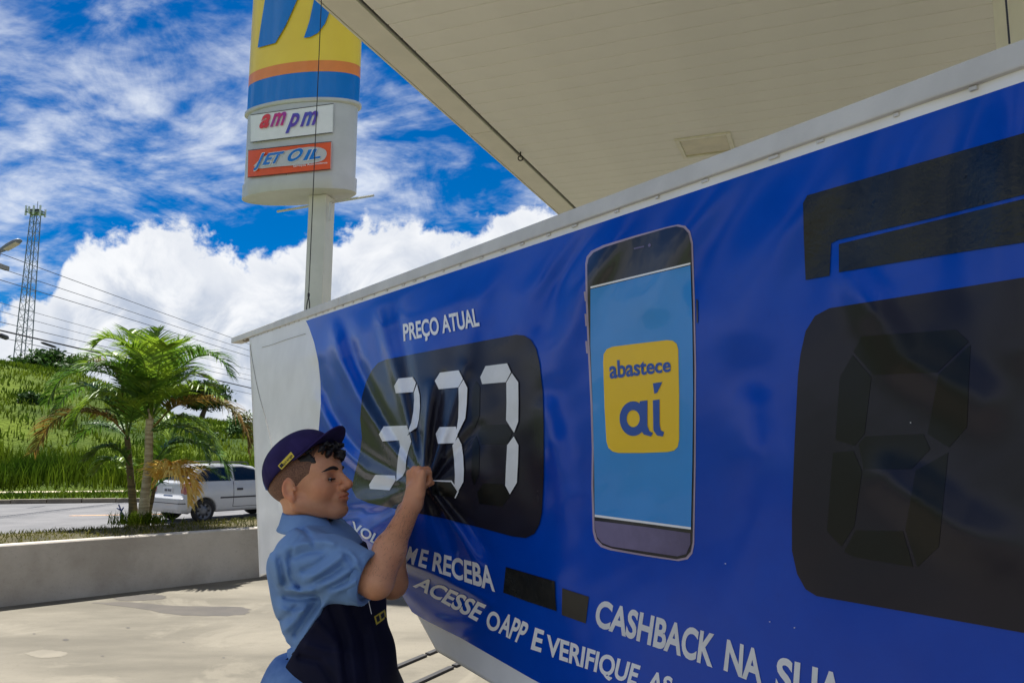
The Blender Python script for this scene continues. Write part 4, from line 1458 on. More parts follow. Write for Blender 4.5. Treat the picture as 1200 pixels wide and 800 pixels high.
tree(62, 428, 66, 86, 36, 'wide dark tree on the hill crest left of the palm', M_LEAF, 6000, seed=1)
tree(28, 436, 67, 40, 20, 'small dark bush on the hill crest under the mast', M_LEAF, 2500, seed=5)
tree(238, 463, 60, 74, 34, 'rounded dark tree on the hill crest right of the palm', M_LEAF, 5000, seed=2)
tree(282, 512, 46, 54, 60, 'leafy tree close to the left end of the banner', M_LEAF2, 5000, seed=3)
tree(250, 528, 44, 34, 40, 'low dark shrub on the slope above the parked car', M_LEAF, 3000, seed=4)
tree(36, 468, 42, 30, 22, 'dark shrub low on the open hillside at left', M_LEAF, 1800, seed=6)

# blue scrap standing at the road edge
sp = at_z(141, 606, ZR)
scp = MB()
for pts in ([(141, 606), (142, 598), (139, 591)], [(142, 599), (145, 594)], [(142, 598), (137, 595)], [(142, 599), (146, 604)]):
    scp.tube([at_y(x, y, sp[1]) for x, y in pts], .02, 5)
o = scp.build('litter_scrap', pm('scrap_blue', lin(34, 52, 96), .6))
tag(o, 'small twisted dark blue scrap lying at the road beside the palm', 'litter')

# ================================================================ smooth-union modelling (bodies, cloth, car)
class Prim:
    def __init__(s, kind, k, cen, rad, fn, sub=False):
        s.kind, s.k, s.c, s.r, s.fn, s.sub = kind, k, np.asarray(cen, float), float(rad), fn, sub


def RCn(a, b, ra, rb, k=0.02, sub=False):
    a, b = np.asarray(a, float), np.asarray(b, float)
    ab = b - a
    L2 = max(float(ab @ ab), 1e-9)

    def fn(P):
        v = P - a
        t = np.clip((v @ ab) / L2, 0, 1)
        q = v - t[:, None] * ab
        return np.sqrt((q * q).sum(1)) - (ra + (rb - ra) * t)
    return Prim('rc', k, (a + b) / 2, math.sqrt(L2) / 2 + max(ra, rb), fn, sub)


def ELn(c, r, R=None, k=0.02, sub=False):
    c, r = np.asarray(c, float), np.asarray(r, float)
    R = np.eye(3) if R is None else np.asarray(R, float)

    def fn(P):
        q = (P - c) @ R
        k0 = np.sqrt(((q / r) ** 2).sum(1)) + 1e-9
        k1 = np.sqrt(((q / (r * r)) ** 2).sum(1)) + 1e-9
        return k0 * (k0 - 1) / k1
    return Prim('el', k, c, r.max(), fn, sub)


def BXn(c, h, R=None, rnd=0.01, k=0.02, sub=False):
    c, h = np.asarray(c, float), np.asarray(h, float) - rnd
    R = np.eye(3) if R is None else np.asarray(R, float)

    def fn(P):
        q = np.abs((P - c) @ R) - h
        return np.sqrt((np.maximum(q, 0) ** 2).sum(1)) + np.minimum(q.max(1), 0) - rnd
    return Prim('bx', k, c, np.linalg.norm(h) + rnd, fn, sub)


def combine(prims, P):
    d = np.full(len(P), 1.0)
    for p in prims:
        e = p.fn(P)
        k = p.k
        if p.sub:
            e = -e
            h = np.clip(0.5 - 0.5 * (d - e) / k, 0, 1)
            d = d + (e - d) * h + k * h * (1 - h)
        else:
            h = np.clip(0.5 + 0.5 * (d - e) / k, 0, 1)
            d = d + (e - d) * h - k * h * (1 - h)
    return d


def sdf_mesh(prims, h, post=None, pad=0.02, lo=None, hi=None):
    """naive surface nets over the blocks that touch the surface"""
    B = 12
    pos = [p for p in prims if not p.sub]
    if lo is None:
        lo = np.min([p.c - p.r for p in pos], 0) - pad
        hi = np.max([p.c + p.r for p in pos], 0) + pad
    nb = np.ceil((hi - lo) / (h * B)).astype(int)
    gi = np.stack(np.meshgrid(*[np.arange(n) for n in nb], indexing='ij'), -1).reshape(-1, 3)
    cen = lo + (gi + 0.5) * h * B
    d = combine(prims, cen)
    if post:
        d = post(cen, d)
    half = math.sqrt(3) / 2 * h * B
    act = gi[np.abs(d) < half * 1.5 + pad]
    loc = np.stack(np.meshgrid(*[np.arange(B + 1)] * 3, indexing='ij'), -1).reshape(-1, 3)
    NX = nb * B + 2
    keys, verts, edges = [], [], []
    pc = np.array([p.c for p in prims])
    pr = np.array([p.r for p in prims])
    pk = np.array([p.k for p in prims])
    for g in act:
        P = lo + (g * B + loc) * h
        c = lo + (g + 0.5) * h * B
        near = np.linalg.norm(pc - c, axis=1) < pr * 1.02 + half + pk + 0.02
        if not near.any():
            continue
        v = combine([p for p, n in zip(prims, near) if n], P)
        if post:
            v = post(P, v)
        if v.min() > 0 or v.max() < 0:
            continue
        v = v.reshape(B + 1, B + 1, B + 1)
        s = v < 0
        c8 = np.stack([s[i:B + i, j:B + j, k:B + k] for i in (0, 1) for j in (0, 1) for k in (0, 1)], -1)
        cnt = c8.sum(-1)
        ci = np.argwhere((cnt > 0) & (cnt < 8))
        if len(ci):
            acc = np.zeros((len(ci), 3))
            num = np.zeros(len(ci))
            cv = {}
            for i in (0, 1):
                for j in (0, 1):
                    for k in (0, 1):
                        cv[i, j, k] = v[ci[:, 0] + i, ci[:, 1] + j, ci[:, 2] + k]
            for a in range(3):
                for u in (0, 1):
                    for w in (0, 1):
                        o0 = [u, w]
                        o0.insert(a, 0)
                        o1 = [u, w]
                        o1.insert(a, 1)
                        va, vb = cv[tuple(o0)], cv[tuple(o1)]
                        m = (va < 0) != (vb < 0)
                        t = np.where(m, va / np.where(m, va - vb, 1), 0)
                        p = np.zeros((len(ci), 3)) + o0
                        p[:, a] += t
                        acc += p * m[:, None]
                        num += m
            acc /= num[:, None]
            gc = ci + g * B
            keys.append(gc[:, 0] * (NX[1] * NX[2]) + gc[:, 1] * NX[2] + gc[:, 2])
            verts.append(lo + (gc + acc) * h)
        for a in range(3):
            sl0 = [slice(0, B)] * 3
            sl1 = [slice(0, B)] * 3
            sl1[a] = slice(1, B + 1)
            s0, s1 = s[tuple(sl0)], s[tuple(sl1)]
            ei = np.argwhere(s0 != s1)
            if len(ei):
                flip = s0[ei[:, 0], ei[:, 1], ei[:, 2]]
                edges.append((a, ei + g * B, flip))
    keys = np.concatenate(keys)
    verts = np.concatenate(verts)
    order = np.argsort(keys)
    ks = keys[order]
    mul = np.array([NX[1] * NX[2], NX[2], 1])
    F = []
    for a, e, flip in edges:
        b, c = (a + 1) % 3, (a + 2) % 3
        q = []
        for db, dc in ((0, 0), (-1, 0), (-1, -1), (0, -1)):
            k = e.copy()
            k[:, b] += db
            k[:, c] += dc
            kk = k @ mul
            i = np.searchsorted(ks, kk)
            i = np.clip(i, 0, len(ks) - 1)
            q.append(np.where(ks[i] == kk, order[i], -1))
        q = np.stack(q, 1)
        ok = (q >= 0).all(1)
        q = np.where(flip[:, None], q, q[:, ::-1])
        F.append(q[ok])
    F = np.concatenate(F)
    return verts, F


def rotm(f, left=None):
    """columns: forward, left, up"""
    f = norm(f)
    l = norm(np.cross([0, 0, 1.0], f)) if left is None else norm(left)
    u = norm(np.cross(f, l))
    return np.stack([f, l, u], 1)


# ================================================================ the man
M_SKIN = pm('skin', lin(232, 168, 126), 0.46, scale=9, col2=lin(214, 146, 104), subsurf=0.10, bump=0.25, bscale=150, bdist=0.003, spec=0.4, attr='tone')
M_SHIRT = pm('shirt_blue', lin(132, 166, 210), 0.85, scale=7, col2=lin(116, 150, 196), bump=0.25, bscale=420, bdist=0.001, spec=0.2)
M_APRON = pm('apron_navy', lin(24, 25, 52), 0.8, scale=7, col2=lin(16, 17, 38), bump=0.25, bscale=300, bdist=0.001, spec=0.25)
M_CAP = pm('cap_navy', lin(52, 40, 92), 0.85, scale=14, col2=lin(40, 30, 74), bump=0.35, bscale=300, bdist=0.001, spec=0.25)
M_HAIR = pm('hair_black', lin(24, 19, 18), 0.45, var=0.3, scale=60, spec=0.5, bump=0.5, bscale=160, bdist=0.004)
M_FADE = pm('hair_fade', lin(146, 102, 76), 0.7, scale=300, col2=lin(96, 66, 50), detail=3)
M_TROU = pm('trouser_blue', lin(126, 160, 206), 0.85, scale=7, col2=lin(84, 120, 176), bump=0.25, bscale=400, bdist=0.001)
M_SHOE = pm('shoe_black', lin(22, 22, 24), 0.5, var=0.2)
M_TAG = pm('tag_yellow', lin(232, 206, 70), 0.6, var=0.05)
M_TAGK = pm('tag_ink', lin(30, 28, 40), 0.6)

MY = 2.22


def TP(px, py, dy=0.0):
    return at_y(px, py, MY + dy)


HC = TP(361, 570, -0.02)
fh = norm([math.cos(math.radians(17)) * math.cos(math.radians(-15)), math.cos(math.radians(17)) * math.sin(math.radians(-15)), math.sin(math.radians(17))])
HM = rotm(fh)


def HL(x, y, z):
    return HC + HM @ np.array([x * 1.06, y, z])


HE = lambda c, r, k=0.015, sub=False, R=None: ELn(HL(*c), r, HM if R is None else HM @ R, k, sub)
HR_ = lambda a, b, ra, rb, k=0.012, sub=False: RCn(HL(*a), HL(*b), ra, rb, k, sub)

head = [
    HE((-0.014, 0, .045), (.100, .078, .088)),
    HE((.030, 0, -.016), (.066, .058, .078), .03),
    HE((.050, 0, .040), (.048, .060, .050), .03),
    HR_((-.008, .053, -.042), (.060, .016, -.086), .022, .017, .02),
    HR_((-.008, -.053, -.042), (.060, -.016, -.086), .022, .017, .02),
    HE((.072, 0, -.086), (.023, .024, .019), .02),
    HE((.056, .038, -.020), (.026, .022, .024), .02),
    HE((.056, -.038, -.020), (.026, .022, .024), .02),
    HR_((.088, .008, .023), (.066, .046, .021), .011, .010, .012),
    HR_((.088, -.008, .023), (.066, -.046, .021), .011, .010, .012),
    HE((.094, .031, .003), (.017, .019, .013), .012, True),
    HE((.094, -.031, .003), (.017, .019, .013), .012, True),
    # lids
    HR_((.0800, .016, .0055), (.0755, .044, .0045), .0085, .0078, .005),
    HR_((.0800, -.016, .0055), (.0755, -.044, .0045), .0085, .0078, .005),
    # nose
    HR_((.086, 0, .022), (.1105, 0, -.024), .0085, .0115, .010),
    HE((.1115, 0, -.028), (.0125, .0135, .0115), .006),
    HE((.099, .0125, -.031), (.013, .0085, .0095), .005),
    HE((.099, -.0125, -.031), (.013, .0085, .0095), .005),
    HE((.105, .0065, -.0395), (.006, .0035, .004), .003, True),
    HE((.105, -.0065, -.0395), (.006, .0035, .004), .003, True),
    # mouth
    HE((.080, 0, -.056), (.021, .026, .020), .012),
    HR_((.0985, .006, -.0505), (.086, .022, -.0555), .0062, .0040, .005),
    HR_((.0985, -.006, -.0505), (.086, -.022, -.0555), .0062, .0040, .005),
    HR_((.0955, .0, -.0625), (.084, .020, -.0595), .0070, .0042, .005),
    HR_((.0955, .0, -.0625), (.084, -.020, -.0595), .0070, .0042, .005),
    HR_((.105, 0, -.0562), (.088, .024, -.0575), .0020, .0016, .002, True),
    HR_((.105, 0, -.0562), (.088, -.024, -.0575), .0020, .0016, .002, True),
    HR_((.098, .010, -.0745), (.098, -.010, -.0745), .005, .005, .010, True),
]
for sg in (1, -1):
    tl_ = np.array([[math.cos(.25), 0, math.sin(.25)], [0, 1, 0], [-math.sin(.25), 0, math.cos(.25)]])
    sp_ = np.array([[math.cos(.35 * sg), math.sin(.35 * sg), 0], [-math.sin(.35 * sg), math.cos(.35 * sg), 0], [0, 0, 1]])
    head += [
        HE((-.014, .079 * sg, .002), (.0165, .0065, .029), .005, False, tl_ @ sp_),
        HE((-.010, .078 * sg, -.026), (.010, .007, .012), .006),
        HE((-.012, .0885 * sg, .006), (.0100, .0085, .0175), .003, True, tl_ @ sp_),
        HE((-.010, .086 * sg, -.009), (.009, .0085, .009), .004, True),
        HE((.004, .078 * sg, -.004), (.004, .005, .007), .004),
    ]
NB = TP(359, 623, 0.0)
neck = [RCn(HL(-.026, 0, -.03), NB, .053, .055, .015), RCn(HL(.0, 0, -.070), TP(368, 622), .030, .042, .02)]
# --- right arm (near the camera) and hand
hd_ = float(banner(np.array([497.0]), np.array([563.0]))[0][1]) - .012      # depth at the pinched vinyl
SHR, ELR, WRR = TP(353, 656, -.180), TP(442, 681, -.24), at_y(484, 589, hd_ - .035)
FMID = ELR * .62 + WRR * .38 + np.array([-.004, -.004, .002])
arm_r = [RCn(SHR, ELR, .036, .038, .02), RCn(ELR, FMID, .035, .0365, .02), RCn(FMID, WRR, .0365, .0240, .02),
         RCn(ELR + [-.004, 0, -.004], FMID, .032, .034, .02)]


def hand_prims(W, up, out, fwd, s=1.0, grip=1.0):
    """W wrist; up: wrist to knuckles; out: across the knuckles from little finger to index; fwd: the way the palm faces"""
    up, fwd = norm(up), norm(fwd)
    out = norm(out - up * np.dot(out, up))
    fwd = norm(np.cross(out, up)) * (1 if np.dot(np.cross(out, up), fwd) > 0 else -1)
    R = np.stack([out, fwd, up], 1)
    H = lambda a, b, c: W + R @ (np.array([a, b, c]) * s)
    pr = [BXn(H(.000, .004, .048), np.array([.036, .0135, .038]) * s, R, .0125 * s, .010),
          RCn(W, H(0, .003, .03), .025 * s, .026 * s, .015)]
    for i, (x, z, L, r) in enumerate(((-.030, .078, .80, .0082), (-.010, .088, .95, .0092), (.011, .089, 1.0, .0095), (.031, .082, .92, .0093))):
        k0 = H(x, .002, z)
        k1 = H(x * .80 + .004, .036 * L, z + .006)
        k2 = H(x * .60 + .006, .048 * L, z - .020 * L)
        k3 = H(x * .52 + .008, .034 * L, z - .036 * L)
        pr += [RCn(H(x * .9, .002, z - .03), k0, r * s * 1.05, r * s * 1.18, .008), RCn(k0, k0 + (k1 - k0) * .12, r * 1.30 * s, r * 1.1 * s, .004), RCn(k0, k1, r * 1.06 * s, r * .98 * s, .0025), RCn(k1, k2, r * 1.03 * s, r * .92 * s, .0025), RCn(k2, k3, r * .92 * s, r * .8 * s, .003)]
    t0, t1, t2, t3 = H(.022, .008, .018), H(.036, .028, .040), H(.024, .050, .056), H(.006, .058, .062)
    pr += [RCn(t0, t1, .0145 * s, .0120 * s, .012), RCn(t1, t2, .0115 * s, .0100 * s, .003), RCn(t2, t3, .0100 * s, .0080 * s, .003)]
    return pr

hand_r = hand_prims(WRR, at_y(488, 548, hd_ - .02) - WRR, np.array([-.62, .78, -.05]), np.array([.78, .62, .1]), 0.97)
# --- left arm, mostly hidden behind the right one
SHL, ELL, WRL = TP(372, 645, .17), TP(459, 682, .12), at_y(464, 626, 2.29)
arm_l = [RCn(SHL, ELL, .050, .044, .02), RCn(ELL, WRL, .043, .026, .02)]
hand_l = hand_prims(WRL, at_y(470, 594, 2.31) - WRL, np.array([.3, -.9, 0]), np.array([.9, .4, 0]), 0.90)
# --- trunk and legs
trunk_p = [ELn(TP(379, 674), (.088, .120, .09), None, .03), RCn(TP(356, 652, -.14), TP(362, 652, .14), .044, .044, .03),
           ELn(TP(393, 715), (.094, .112, .12), None, .04), ELn(TP(404, 775), (.090, .110, .12), None, .04), ELn(TP(396, 828), (.110, .135, .10), None, .04)]
legs = []
hipz = TP(394, 840)[2]
HX0 = TP(394, 840)[0]
for sg, kx, ax in ((-1, .02, -.02), (1, .06, .06)):
    hip = np.array([HX0, MY + sg * .085, hipz])
    kn = np.array([HX0 + kx, MY + sg * .10, .47])
    an = np.array([HX0 + ax - .02, MY + sg * .11, .09])
    legs += [RCn(hip, kn, .085, .058, .03), RCn(kn, an + [0, 0, .2], .056, .052, .03), RCn(an + [0, 0, .2], an, .050, .036, .03)]
    legs += [RCn(an + [-.03, 0, -.045], an + [.13, 0, -.055], .036, .030, .03)]
man = empty('person', (HX0, MY, 0.0), 'man in light blue shirt, navy apron and cap reaching up to pinch the banner', 'person')
V, F = sdf_mesh(head + neck + arm_r + hand_r + arm_l + hand_l + trunk_p + legs, 0.0030)
body = mk('body', V, F, M_SKIN, man, smooth=True)


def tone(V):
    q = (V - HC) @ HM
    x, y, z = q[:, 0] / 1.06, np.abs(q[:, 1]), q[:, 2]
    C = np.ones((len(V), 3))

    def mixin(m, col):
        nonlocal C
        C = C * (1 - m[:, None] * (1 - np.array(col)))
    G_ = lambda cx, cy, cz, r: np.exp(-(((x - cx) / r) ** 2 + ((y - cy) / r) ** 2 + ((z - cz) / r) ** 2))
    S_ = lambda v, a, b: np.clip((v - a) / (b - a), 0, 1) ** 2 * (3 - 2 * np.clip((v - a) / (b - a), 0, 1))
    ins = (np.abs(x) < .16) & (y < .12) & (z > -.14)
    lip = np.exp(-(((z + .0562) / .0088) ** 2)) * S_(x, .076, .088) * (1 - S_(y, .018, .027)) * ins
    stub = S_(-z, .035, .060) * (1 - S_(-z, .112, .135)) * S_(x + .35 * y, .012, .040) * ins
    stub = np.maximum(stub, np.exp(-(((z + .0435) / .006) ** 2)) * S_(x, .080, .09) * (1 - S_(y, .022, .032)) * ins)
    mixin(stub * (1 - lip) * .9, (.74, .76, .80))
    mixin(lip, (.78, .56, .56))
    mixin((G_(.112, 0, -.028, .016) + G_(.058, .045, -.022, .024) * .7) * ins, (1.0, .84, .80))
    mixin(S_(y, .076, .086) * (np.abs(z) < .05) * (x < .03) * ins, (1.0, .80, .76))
    mixin(np.minimum(G_(.084, .031, .006, .016) * 1.1, 1) * ins, (.66, .58, .58))  # darker tone around the eye sockets
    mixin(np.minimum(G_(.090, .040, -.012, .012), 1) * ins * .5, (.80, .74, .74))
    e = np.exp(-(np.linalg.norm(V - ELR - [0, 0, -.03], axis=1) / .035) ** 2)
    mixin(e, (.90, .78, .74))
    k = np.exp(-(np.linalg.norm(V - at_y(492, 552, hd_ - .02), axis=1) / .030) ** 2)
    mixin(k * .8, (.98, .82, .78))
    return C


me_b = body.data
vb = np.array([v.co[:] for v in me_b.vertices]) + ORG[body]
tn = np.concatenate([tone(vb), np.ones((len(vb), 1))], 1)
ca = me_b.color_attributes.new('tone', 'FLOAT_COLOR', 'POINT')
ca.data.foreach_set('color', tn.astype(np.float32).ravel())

# --- fine hair on the near forearm
hv, hf = [], []
rgh = np.random.default_rng(31)
for _ in range(260):
    t = rgh.uniform(.05, .92)
    base = ELR * (1 - t) + WRR * t
    ad = norm(WRR - ELR)
    w = norm(np.cross(ad, [0, 1.0, 0]))
    o_ = norm(w * rgh.uniform(-.95, .95) + np.array([0, -1.0, 0]) * rgh.uniform(.3, 1))
    p = base + o_ * .075
    for _i in range(12):
        p = p - o_ * combine(arm_r, p[None])[0] * .9
    dr_ = norm(ad * rgh.uniform(.5, 1) + w * rgh.normal(0, .35) + o_ * .18)
    sw = norm(np.cross(dr_, o_)) * .00026
    L_ = rgh.uniform(.006, .014)
    k_ = len(hv)
    hv += [p - sw, p + sw, p + dr_ * L_ + o_ * .001]
    hf.append((k_, k_ + 1, k_ + 2))
ah = mk('arm_hair', hv, hf, pm('arm_hair', lin(104, 68, 48), .6), man)
ah['kind'] = 'stuff'

# --- shirt
apz = [TP(0, y)[2] for y in (628, 660, 700, 734, 764, 800, 960)]
apx = [TP(x, y)[0] for x, y in ((400, 628), (398, 660), (394, 700), (368, 734), (349, 764), (344, 800), (338, 960))]
def wob(P, a, ks, seed):
    rg = np.random.default_rng(seed)
    d = np.zeros(len(P))
    for k in ks:
        dr = norm(rg.normal(size=3))
        d2 = norm(rg.normal(size=3))
        d += np.sin(P @ dr * k + rg.uniform(0, 6) + 1.3 * np.sin(P @ d2 * k * .6 + rg.uniform(0, 6)))
    return a * d / len(ks) ** .5

sdir = norm(ELR - SHR)
CUF = SHR + sdir * (np.linalg.norm(ELR - SHR) * 0.90)
sdirL = norm(ELL - SHL)
CUFL = SHL + sdirL * (np.linalg.norm(ELL - SHL) * 0.80)
shirt_torso = [ELn(TP(375, 660), (.121, .168, .124), None, .05), RCn(TP(350, 648, -.160), TP(358, 648, .155), .056, .056, .04),
               ELn(TP(388, 708), (.136, .160, .130), None, .05), ELn(TP(397, 766), (.134, .162, .110), None, .05),
               RCn(TP(351, 666, 0), TP(351, 700, 0), .066, .066, .05), ELn(TP(354, 658), (.075, .11, .048), None, .04)]
shirt_p = shirt_torso + [RCn(SHR + [-.008, .02, -.004], SHR + sdir * .10, .070, .072, .04), RCn(SHR + sdir * .08, CUF + sdir * .02, .070, .061, .03),
                         RCn(SHL, CUFL + sdirL * .02, .074, .060, .04)]

def folds(P):
    """creases running from the armpit and shoulder seam"""
    q = (P - SHR) @ sdir
    rad = P - SHR - q[:, None] * sdir
    ang = np.arctan2(rad @ np.array([0, -1.0, 0]), rad[:, 2])
    on = np.clip(1 - np.abs(q - .10) / .14, 0, 1) * (P[:, 1] < MY - .08)
    w = 1 - np.abs(np.sin(ang * 1.2 + q * 34 + 1.1 * np.sin(q * 24 + ang))) * 1.6
    w2 = 1 - np.abs(np.sin(ang * 2.1 - q * 26 + 2)) * 1.6
    f = -0.0090 * on * (w * .7 + w2 * .5)
    low = np.clip((TP(380, 690)[2] - P[:, 2]) / .1, 0, 1)
    f = f + 0.0085 * low * np.sin(62 * (P[:, 0] * .75 + P[:, 2] * .55) + 2.0 * np.sin(14 * P[:, 2] + 9 * P[:, 0]))
    return f

WZ = TP(345, 768)[2]
A2 = lambda *p: [(300 + x / 3.639, 580 + y / 3.639) for x, y in p]
CREASE = [  # polyline, half width px, depth m (positive = raised)
    (A2((120, 235), (190, 205), (300, 195), (360, 215)), 4.5, .010), (A2((130, 275), (210, 245), (310, 235)), 3.5, -.008),
    (A2((205, 365), (270, 330), (340, 280), (390, 240)), 4.5, .011), (A2((180, 330), (250, 300), (330, 240)), 3.5, -.009),
    (A2((250, 400), (330, 365), (400, 320), (440, 280)), 4.0, .009), (A2((235, 375), (320, 335), (385, 290)), 3.0, -.008),
    (A2((320, 420), (390, 390), (450, 350)), 3.5, .007), (A2((300, 400), (370, 370), (430, 325)), 2.6, -.007),
    (A2((395, 235), (425, 270), (450, 330)), 3.0, .006), (A2((375, 245), (405, 290), (430, 345)), 2.4, -.006),
    (A2((175, 130), (215, 160), (262, 230)), 3.0, -.007), (A2((150, 205), (140, 280), (160, 360), (205, 415)), 3.5, -.007),
    (A2((100, 430), (180, 440), (290, 425)), 4.0, -.010), (A2((110, 400), (190, 412), (260, 405)), 4.0, .008),
    (A2((300, 450), (240, 540), (180, 640)), 4.0, .010), (A2((270, 445), (205, 540), (155, 620)), 3.6, -.009),
    (A2((230, 450), (170, 530), (110, 590)), 4.0, .008), (A2((190, 455), (140, 510), (95, 540)), 3.6, -.007),
    (A2((95, 480), (150, 500), (230, 490)), 3.5, .006), (A2((170, 650), (120, 640), (95, 610)), 3.0, -.008),
    (A2((205, 158), (160, 215), (140, 290), (150, 370)), 1.6, -.0045), (A2((140, 150), (90, 200), (62, 260)), 3.0, -.006),
    (A2((70, 250), (85, 330), (100, 400)), 4.0, .006), (A2((95, 240), (110, 320), (130, 390)), 3.4, -.007)]


def to_px(P):
    v = P - CAM
    d = v @ FWD
    return 600 + FPX * (v @ RGT) / d, 400 - FPX * (v @ UPV) / d


def creases(P):
    near = np.clip((MY + .02 - P[:, 1]) / .04, 0, 1)
    if near.max() == 0:
        return near
    px, py = to_px(P)
    f = np.zeros(len(P))
    for pts, w, hgt in CREASE:
        best = np.full(len(P), 1e9)
        tt = np.zeros(len(P))
        n = len(pts) - 1
        for i in range(n):
            ds, t = seg_dist(px, py, pts[i], pts[i + 1])
            m = ds < best
            best = np.where(m, ds, best)
            tt = np.where(m, (i + t) / n, tt)
        f = f - 1.45 * hgt * np.exp(-(best / w) ** 2) * np.clip(np.sin(np.clip(tt, .04, .96) * math.pi) * 2, 0, 1)
    return f * near


def shirt_post(P, d):
    d = d + wob(P, .0030, (16, 24, 34, 47), 5) + folds(P) * .35 + creases(P)
    thr = np.interp(-P[:, 2], -np.array(apz), apx)
    d = d + .014 * np.clip((P[:, 0] - thr) / .03, 0, 1) * (P[:, 1] > MY - .19) * (P[:, 2] < TP(0, 634)[2])
    # sleeve openings
    for cu, sd, sh in ((CUF, sdir, SHR), (CUFL, sdirL, SHL)):
        q = (P - cu) @ sd
        v = P - cu
        r = np.linalg.norm(v - q[:, None] * sd, axis=1)
        armz = r < .11
        d = np.where(armz, np.maximum(d, q), d)
        hole = np.maximum(r - .0530, -(q + .016))
        d = np.where(armz, np.maximum(d, -hole), d)
    # neck opening
    nq = P - NB
    ax = norm(HL(-.02, 0, -.05) - NB)
    t = nq @ ax
    r = np.linalg.norm(nq - t[:, None] * ax, axis=1)
    d = np.maximum(d, -np.maximum(r - .070, -(t + .05)))
    return np.maximum(d, WZ - P[:, 2])

V, F = sdf_mesh(shirt_p, 0.0042, shirt_post)
shirt = mk('shirt', V, F, M_SHIRT, man, smooth=True)
# hem stitch ring at the near cuff
u1 = norm(np.cross(sdir, [0, 1.0, 0]))
u2 = np.cross(sdir, u1)
a = np.linspace(0, 2 * math.pi, 40)
hem = []
for q_, rr in ((-.022, .0665), (0.001, .0640), (0.001, .0575), (-.022, .0565)):
    hem.append(CUF + sdir * q_ + (np.cos(a)[:, None] * u1 + np.sin(a)[:, None] * u2) * rr * (1 + .03 * np.sin(3 * a + 1))[:, None])
VV, FF = grid_vf(np.array(hem))
mk('cuff', VV, FF, M_SHIRT, shirt, smooth=True)
# loose thread at the cuff
tp = at_y(432, 704, 1.98)
MB().tube(bez([tp, tp + [.004, 0, -.015], tp + [.008, 0, -.03]], 6), .0007, 4).build('thread', M_WPR, shirt)
# --- collar: stand and folded leaf
ax = norm(HL(-.03, 0, -.04) - NB)
cf = norm(np.array([1.0, -.10, 0]) - ax * np.dot([1.0, -.10, 0], ax))
cl_ = np.cross(ax, cf)
rows = []
ths = np.linspace(math.radians(22), math.radians(338), 70)
for t_, r_, dz in ((-.010, .064, 0), (.006, .0635, 0), (.026, .062, 0), (.032, .065, 0), (.030, .0685, 0), (.016, .076, 0), (.000, .085, 0), (-.010, .094, 0)):
    ring = []
    for th_ in ths:
        fr = math.cos(th_)
        front = max(0, fr)
        tt_ = t_ - (.030 * front ** 2) - (.020 * front ** 6 if r_ > .067 else 0) + .002 * max(0, -fr)
        rr = r_ * (1 + .05 * front) + (.012 * front ** 4 if r_ > .067 else 0)
        ring.append(NB + ax * (tt_ + .033) + (cf * math.cos(th_) + cl_ * math.sin(th_)) * rr * (1 - .14 * max(0, -fr)) + cf * .008)
    rows.append(ring)
VV, FF = grid_vf(np.array(rows))
col_o = mk('collar', VV, FF, M_SHIRT, shirt, smooth=True)
md = col_o.modifiers.new('thickness', 'SOLIDIFY')
md.thickness, md.offset = .0045, 0
# --- apron over the front
apron_p = [ELn(TP(371, 658), (.140, .178, .134), None, .05), ELn(TP(384, 708), (.157, .176, .134), None, .05),
           ELn(TP(399, 766), (.150, .176, .115), None, .05), ELn(TP(401, 820), (.165, .185, .13), None, .06), ELn(TP(402, 880), (.168, .19, .15), None, .06)]
ABOT = TP(402, 925)[2]

def apron_post(P, d):
    d = d + wob(P, .0022, (15, 24, 36), 9)
    low = np.clip((TP(380, 735)[2] - P[:, 2]) / .15, 0, 1)
    d = d + .006 * low * np.sin(46 * (P[:, 0] * .9 + P[:, 1] * .5) + 1.5 * np.sin(9 * P[:, 2]))
    near = np.clip((MY - P[:, 1]) / .04, 0, 1)
    if near.max() > 0:
        px, py = to_px(P)
        for pts, w, hg in (([(372, 730), (395, 755), (400, 800)], 5, .009), ([(352, 770), (375, 775), (392, 800)], 4, -.009), ([(400, 705), (412, 745), (418, 800)], 5, .008), ([(410, 705), (425, 745), (432, 800)], 4, -.008),
                           ([(388, 712), (402, 750), (408, 800)], 4, -.008), ([(436, 735), (444, 765), (446, 800)], 4, .007), ([(360, 755), (380, 762), (410, 765)], 4, .006)):
            best = np.full(len(P), 1e9)
            for a_, b_ in zip(pts[:-1], pts[1:]):
                best = np.minimum(best, seg_dist(px, py, a_, b_)[0])
            d = d - hg * np.exp(-(best / w) ** 2) * near
    thr = np.interp(-P[:, 2], -np.array(apz), apx)
    top = TP(0, 634)[2]
    d = np.maximum(d, (thr - P[:, 0]) * .8)
    d = np.maximum(d, P[:, 2] - top)
    return np.maximum(d, ABOT - P[:, 2])

V, F = sdf_mesh(apron_p, 0.0045, apron_post)
apron = mk('apron', V, F, M_APRON, man, smooth=True)
# straps: over the shoulders to the neck, round the waist
MB().tube(bez([TP(350, 765, -.150), TP(344, 766, -.10), TP(340, 767, 0), TP(344, 767, .10), TP(352, 766, .150)], 20), .006, 6).build('waist_strap', M_APRON, apron, smooth=True)
MB().tube(bez([TP(345, 766, -.06), TP(333, 776, -.09), TP(321, 790, -.10), TP(318, 805, -.10)], 14), .004, 5).build('waist_strap', M_APRON, apron, smooth=True)
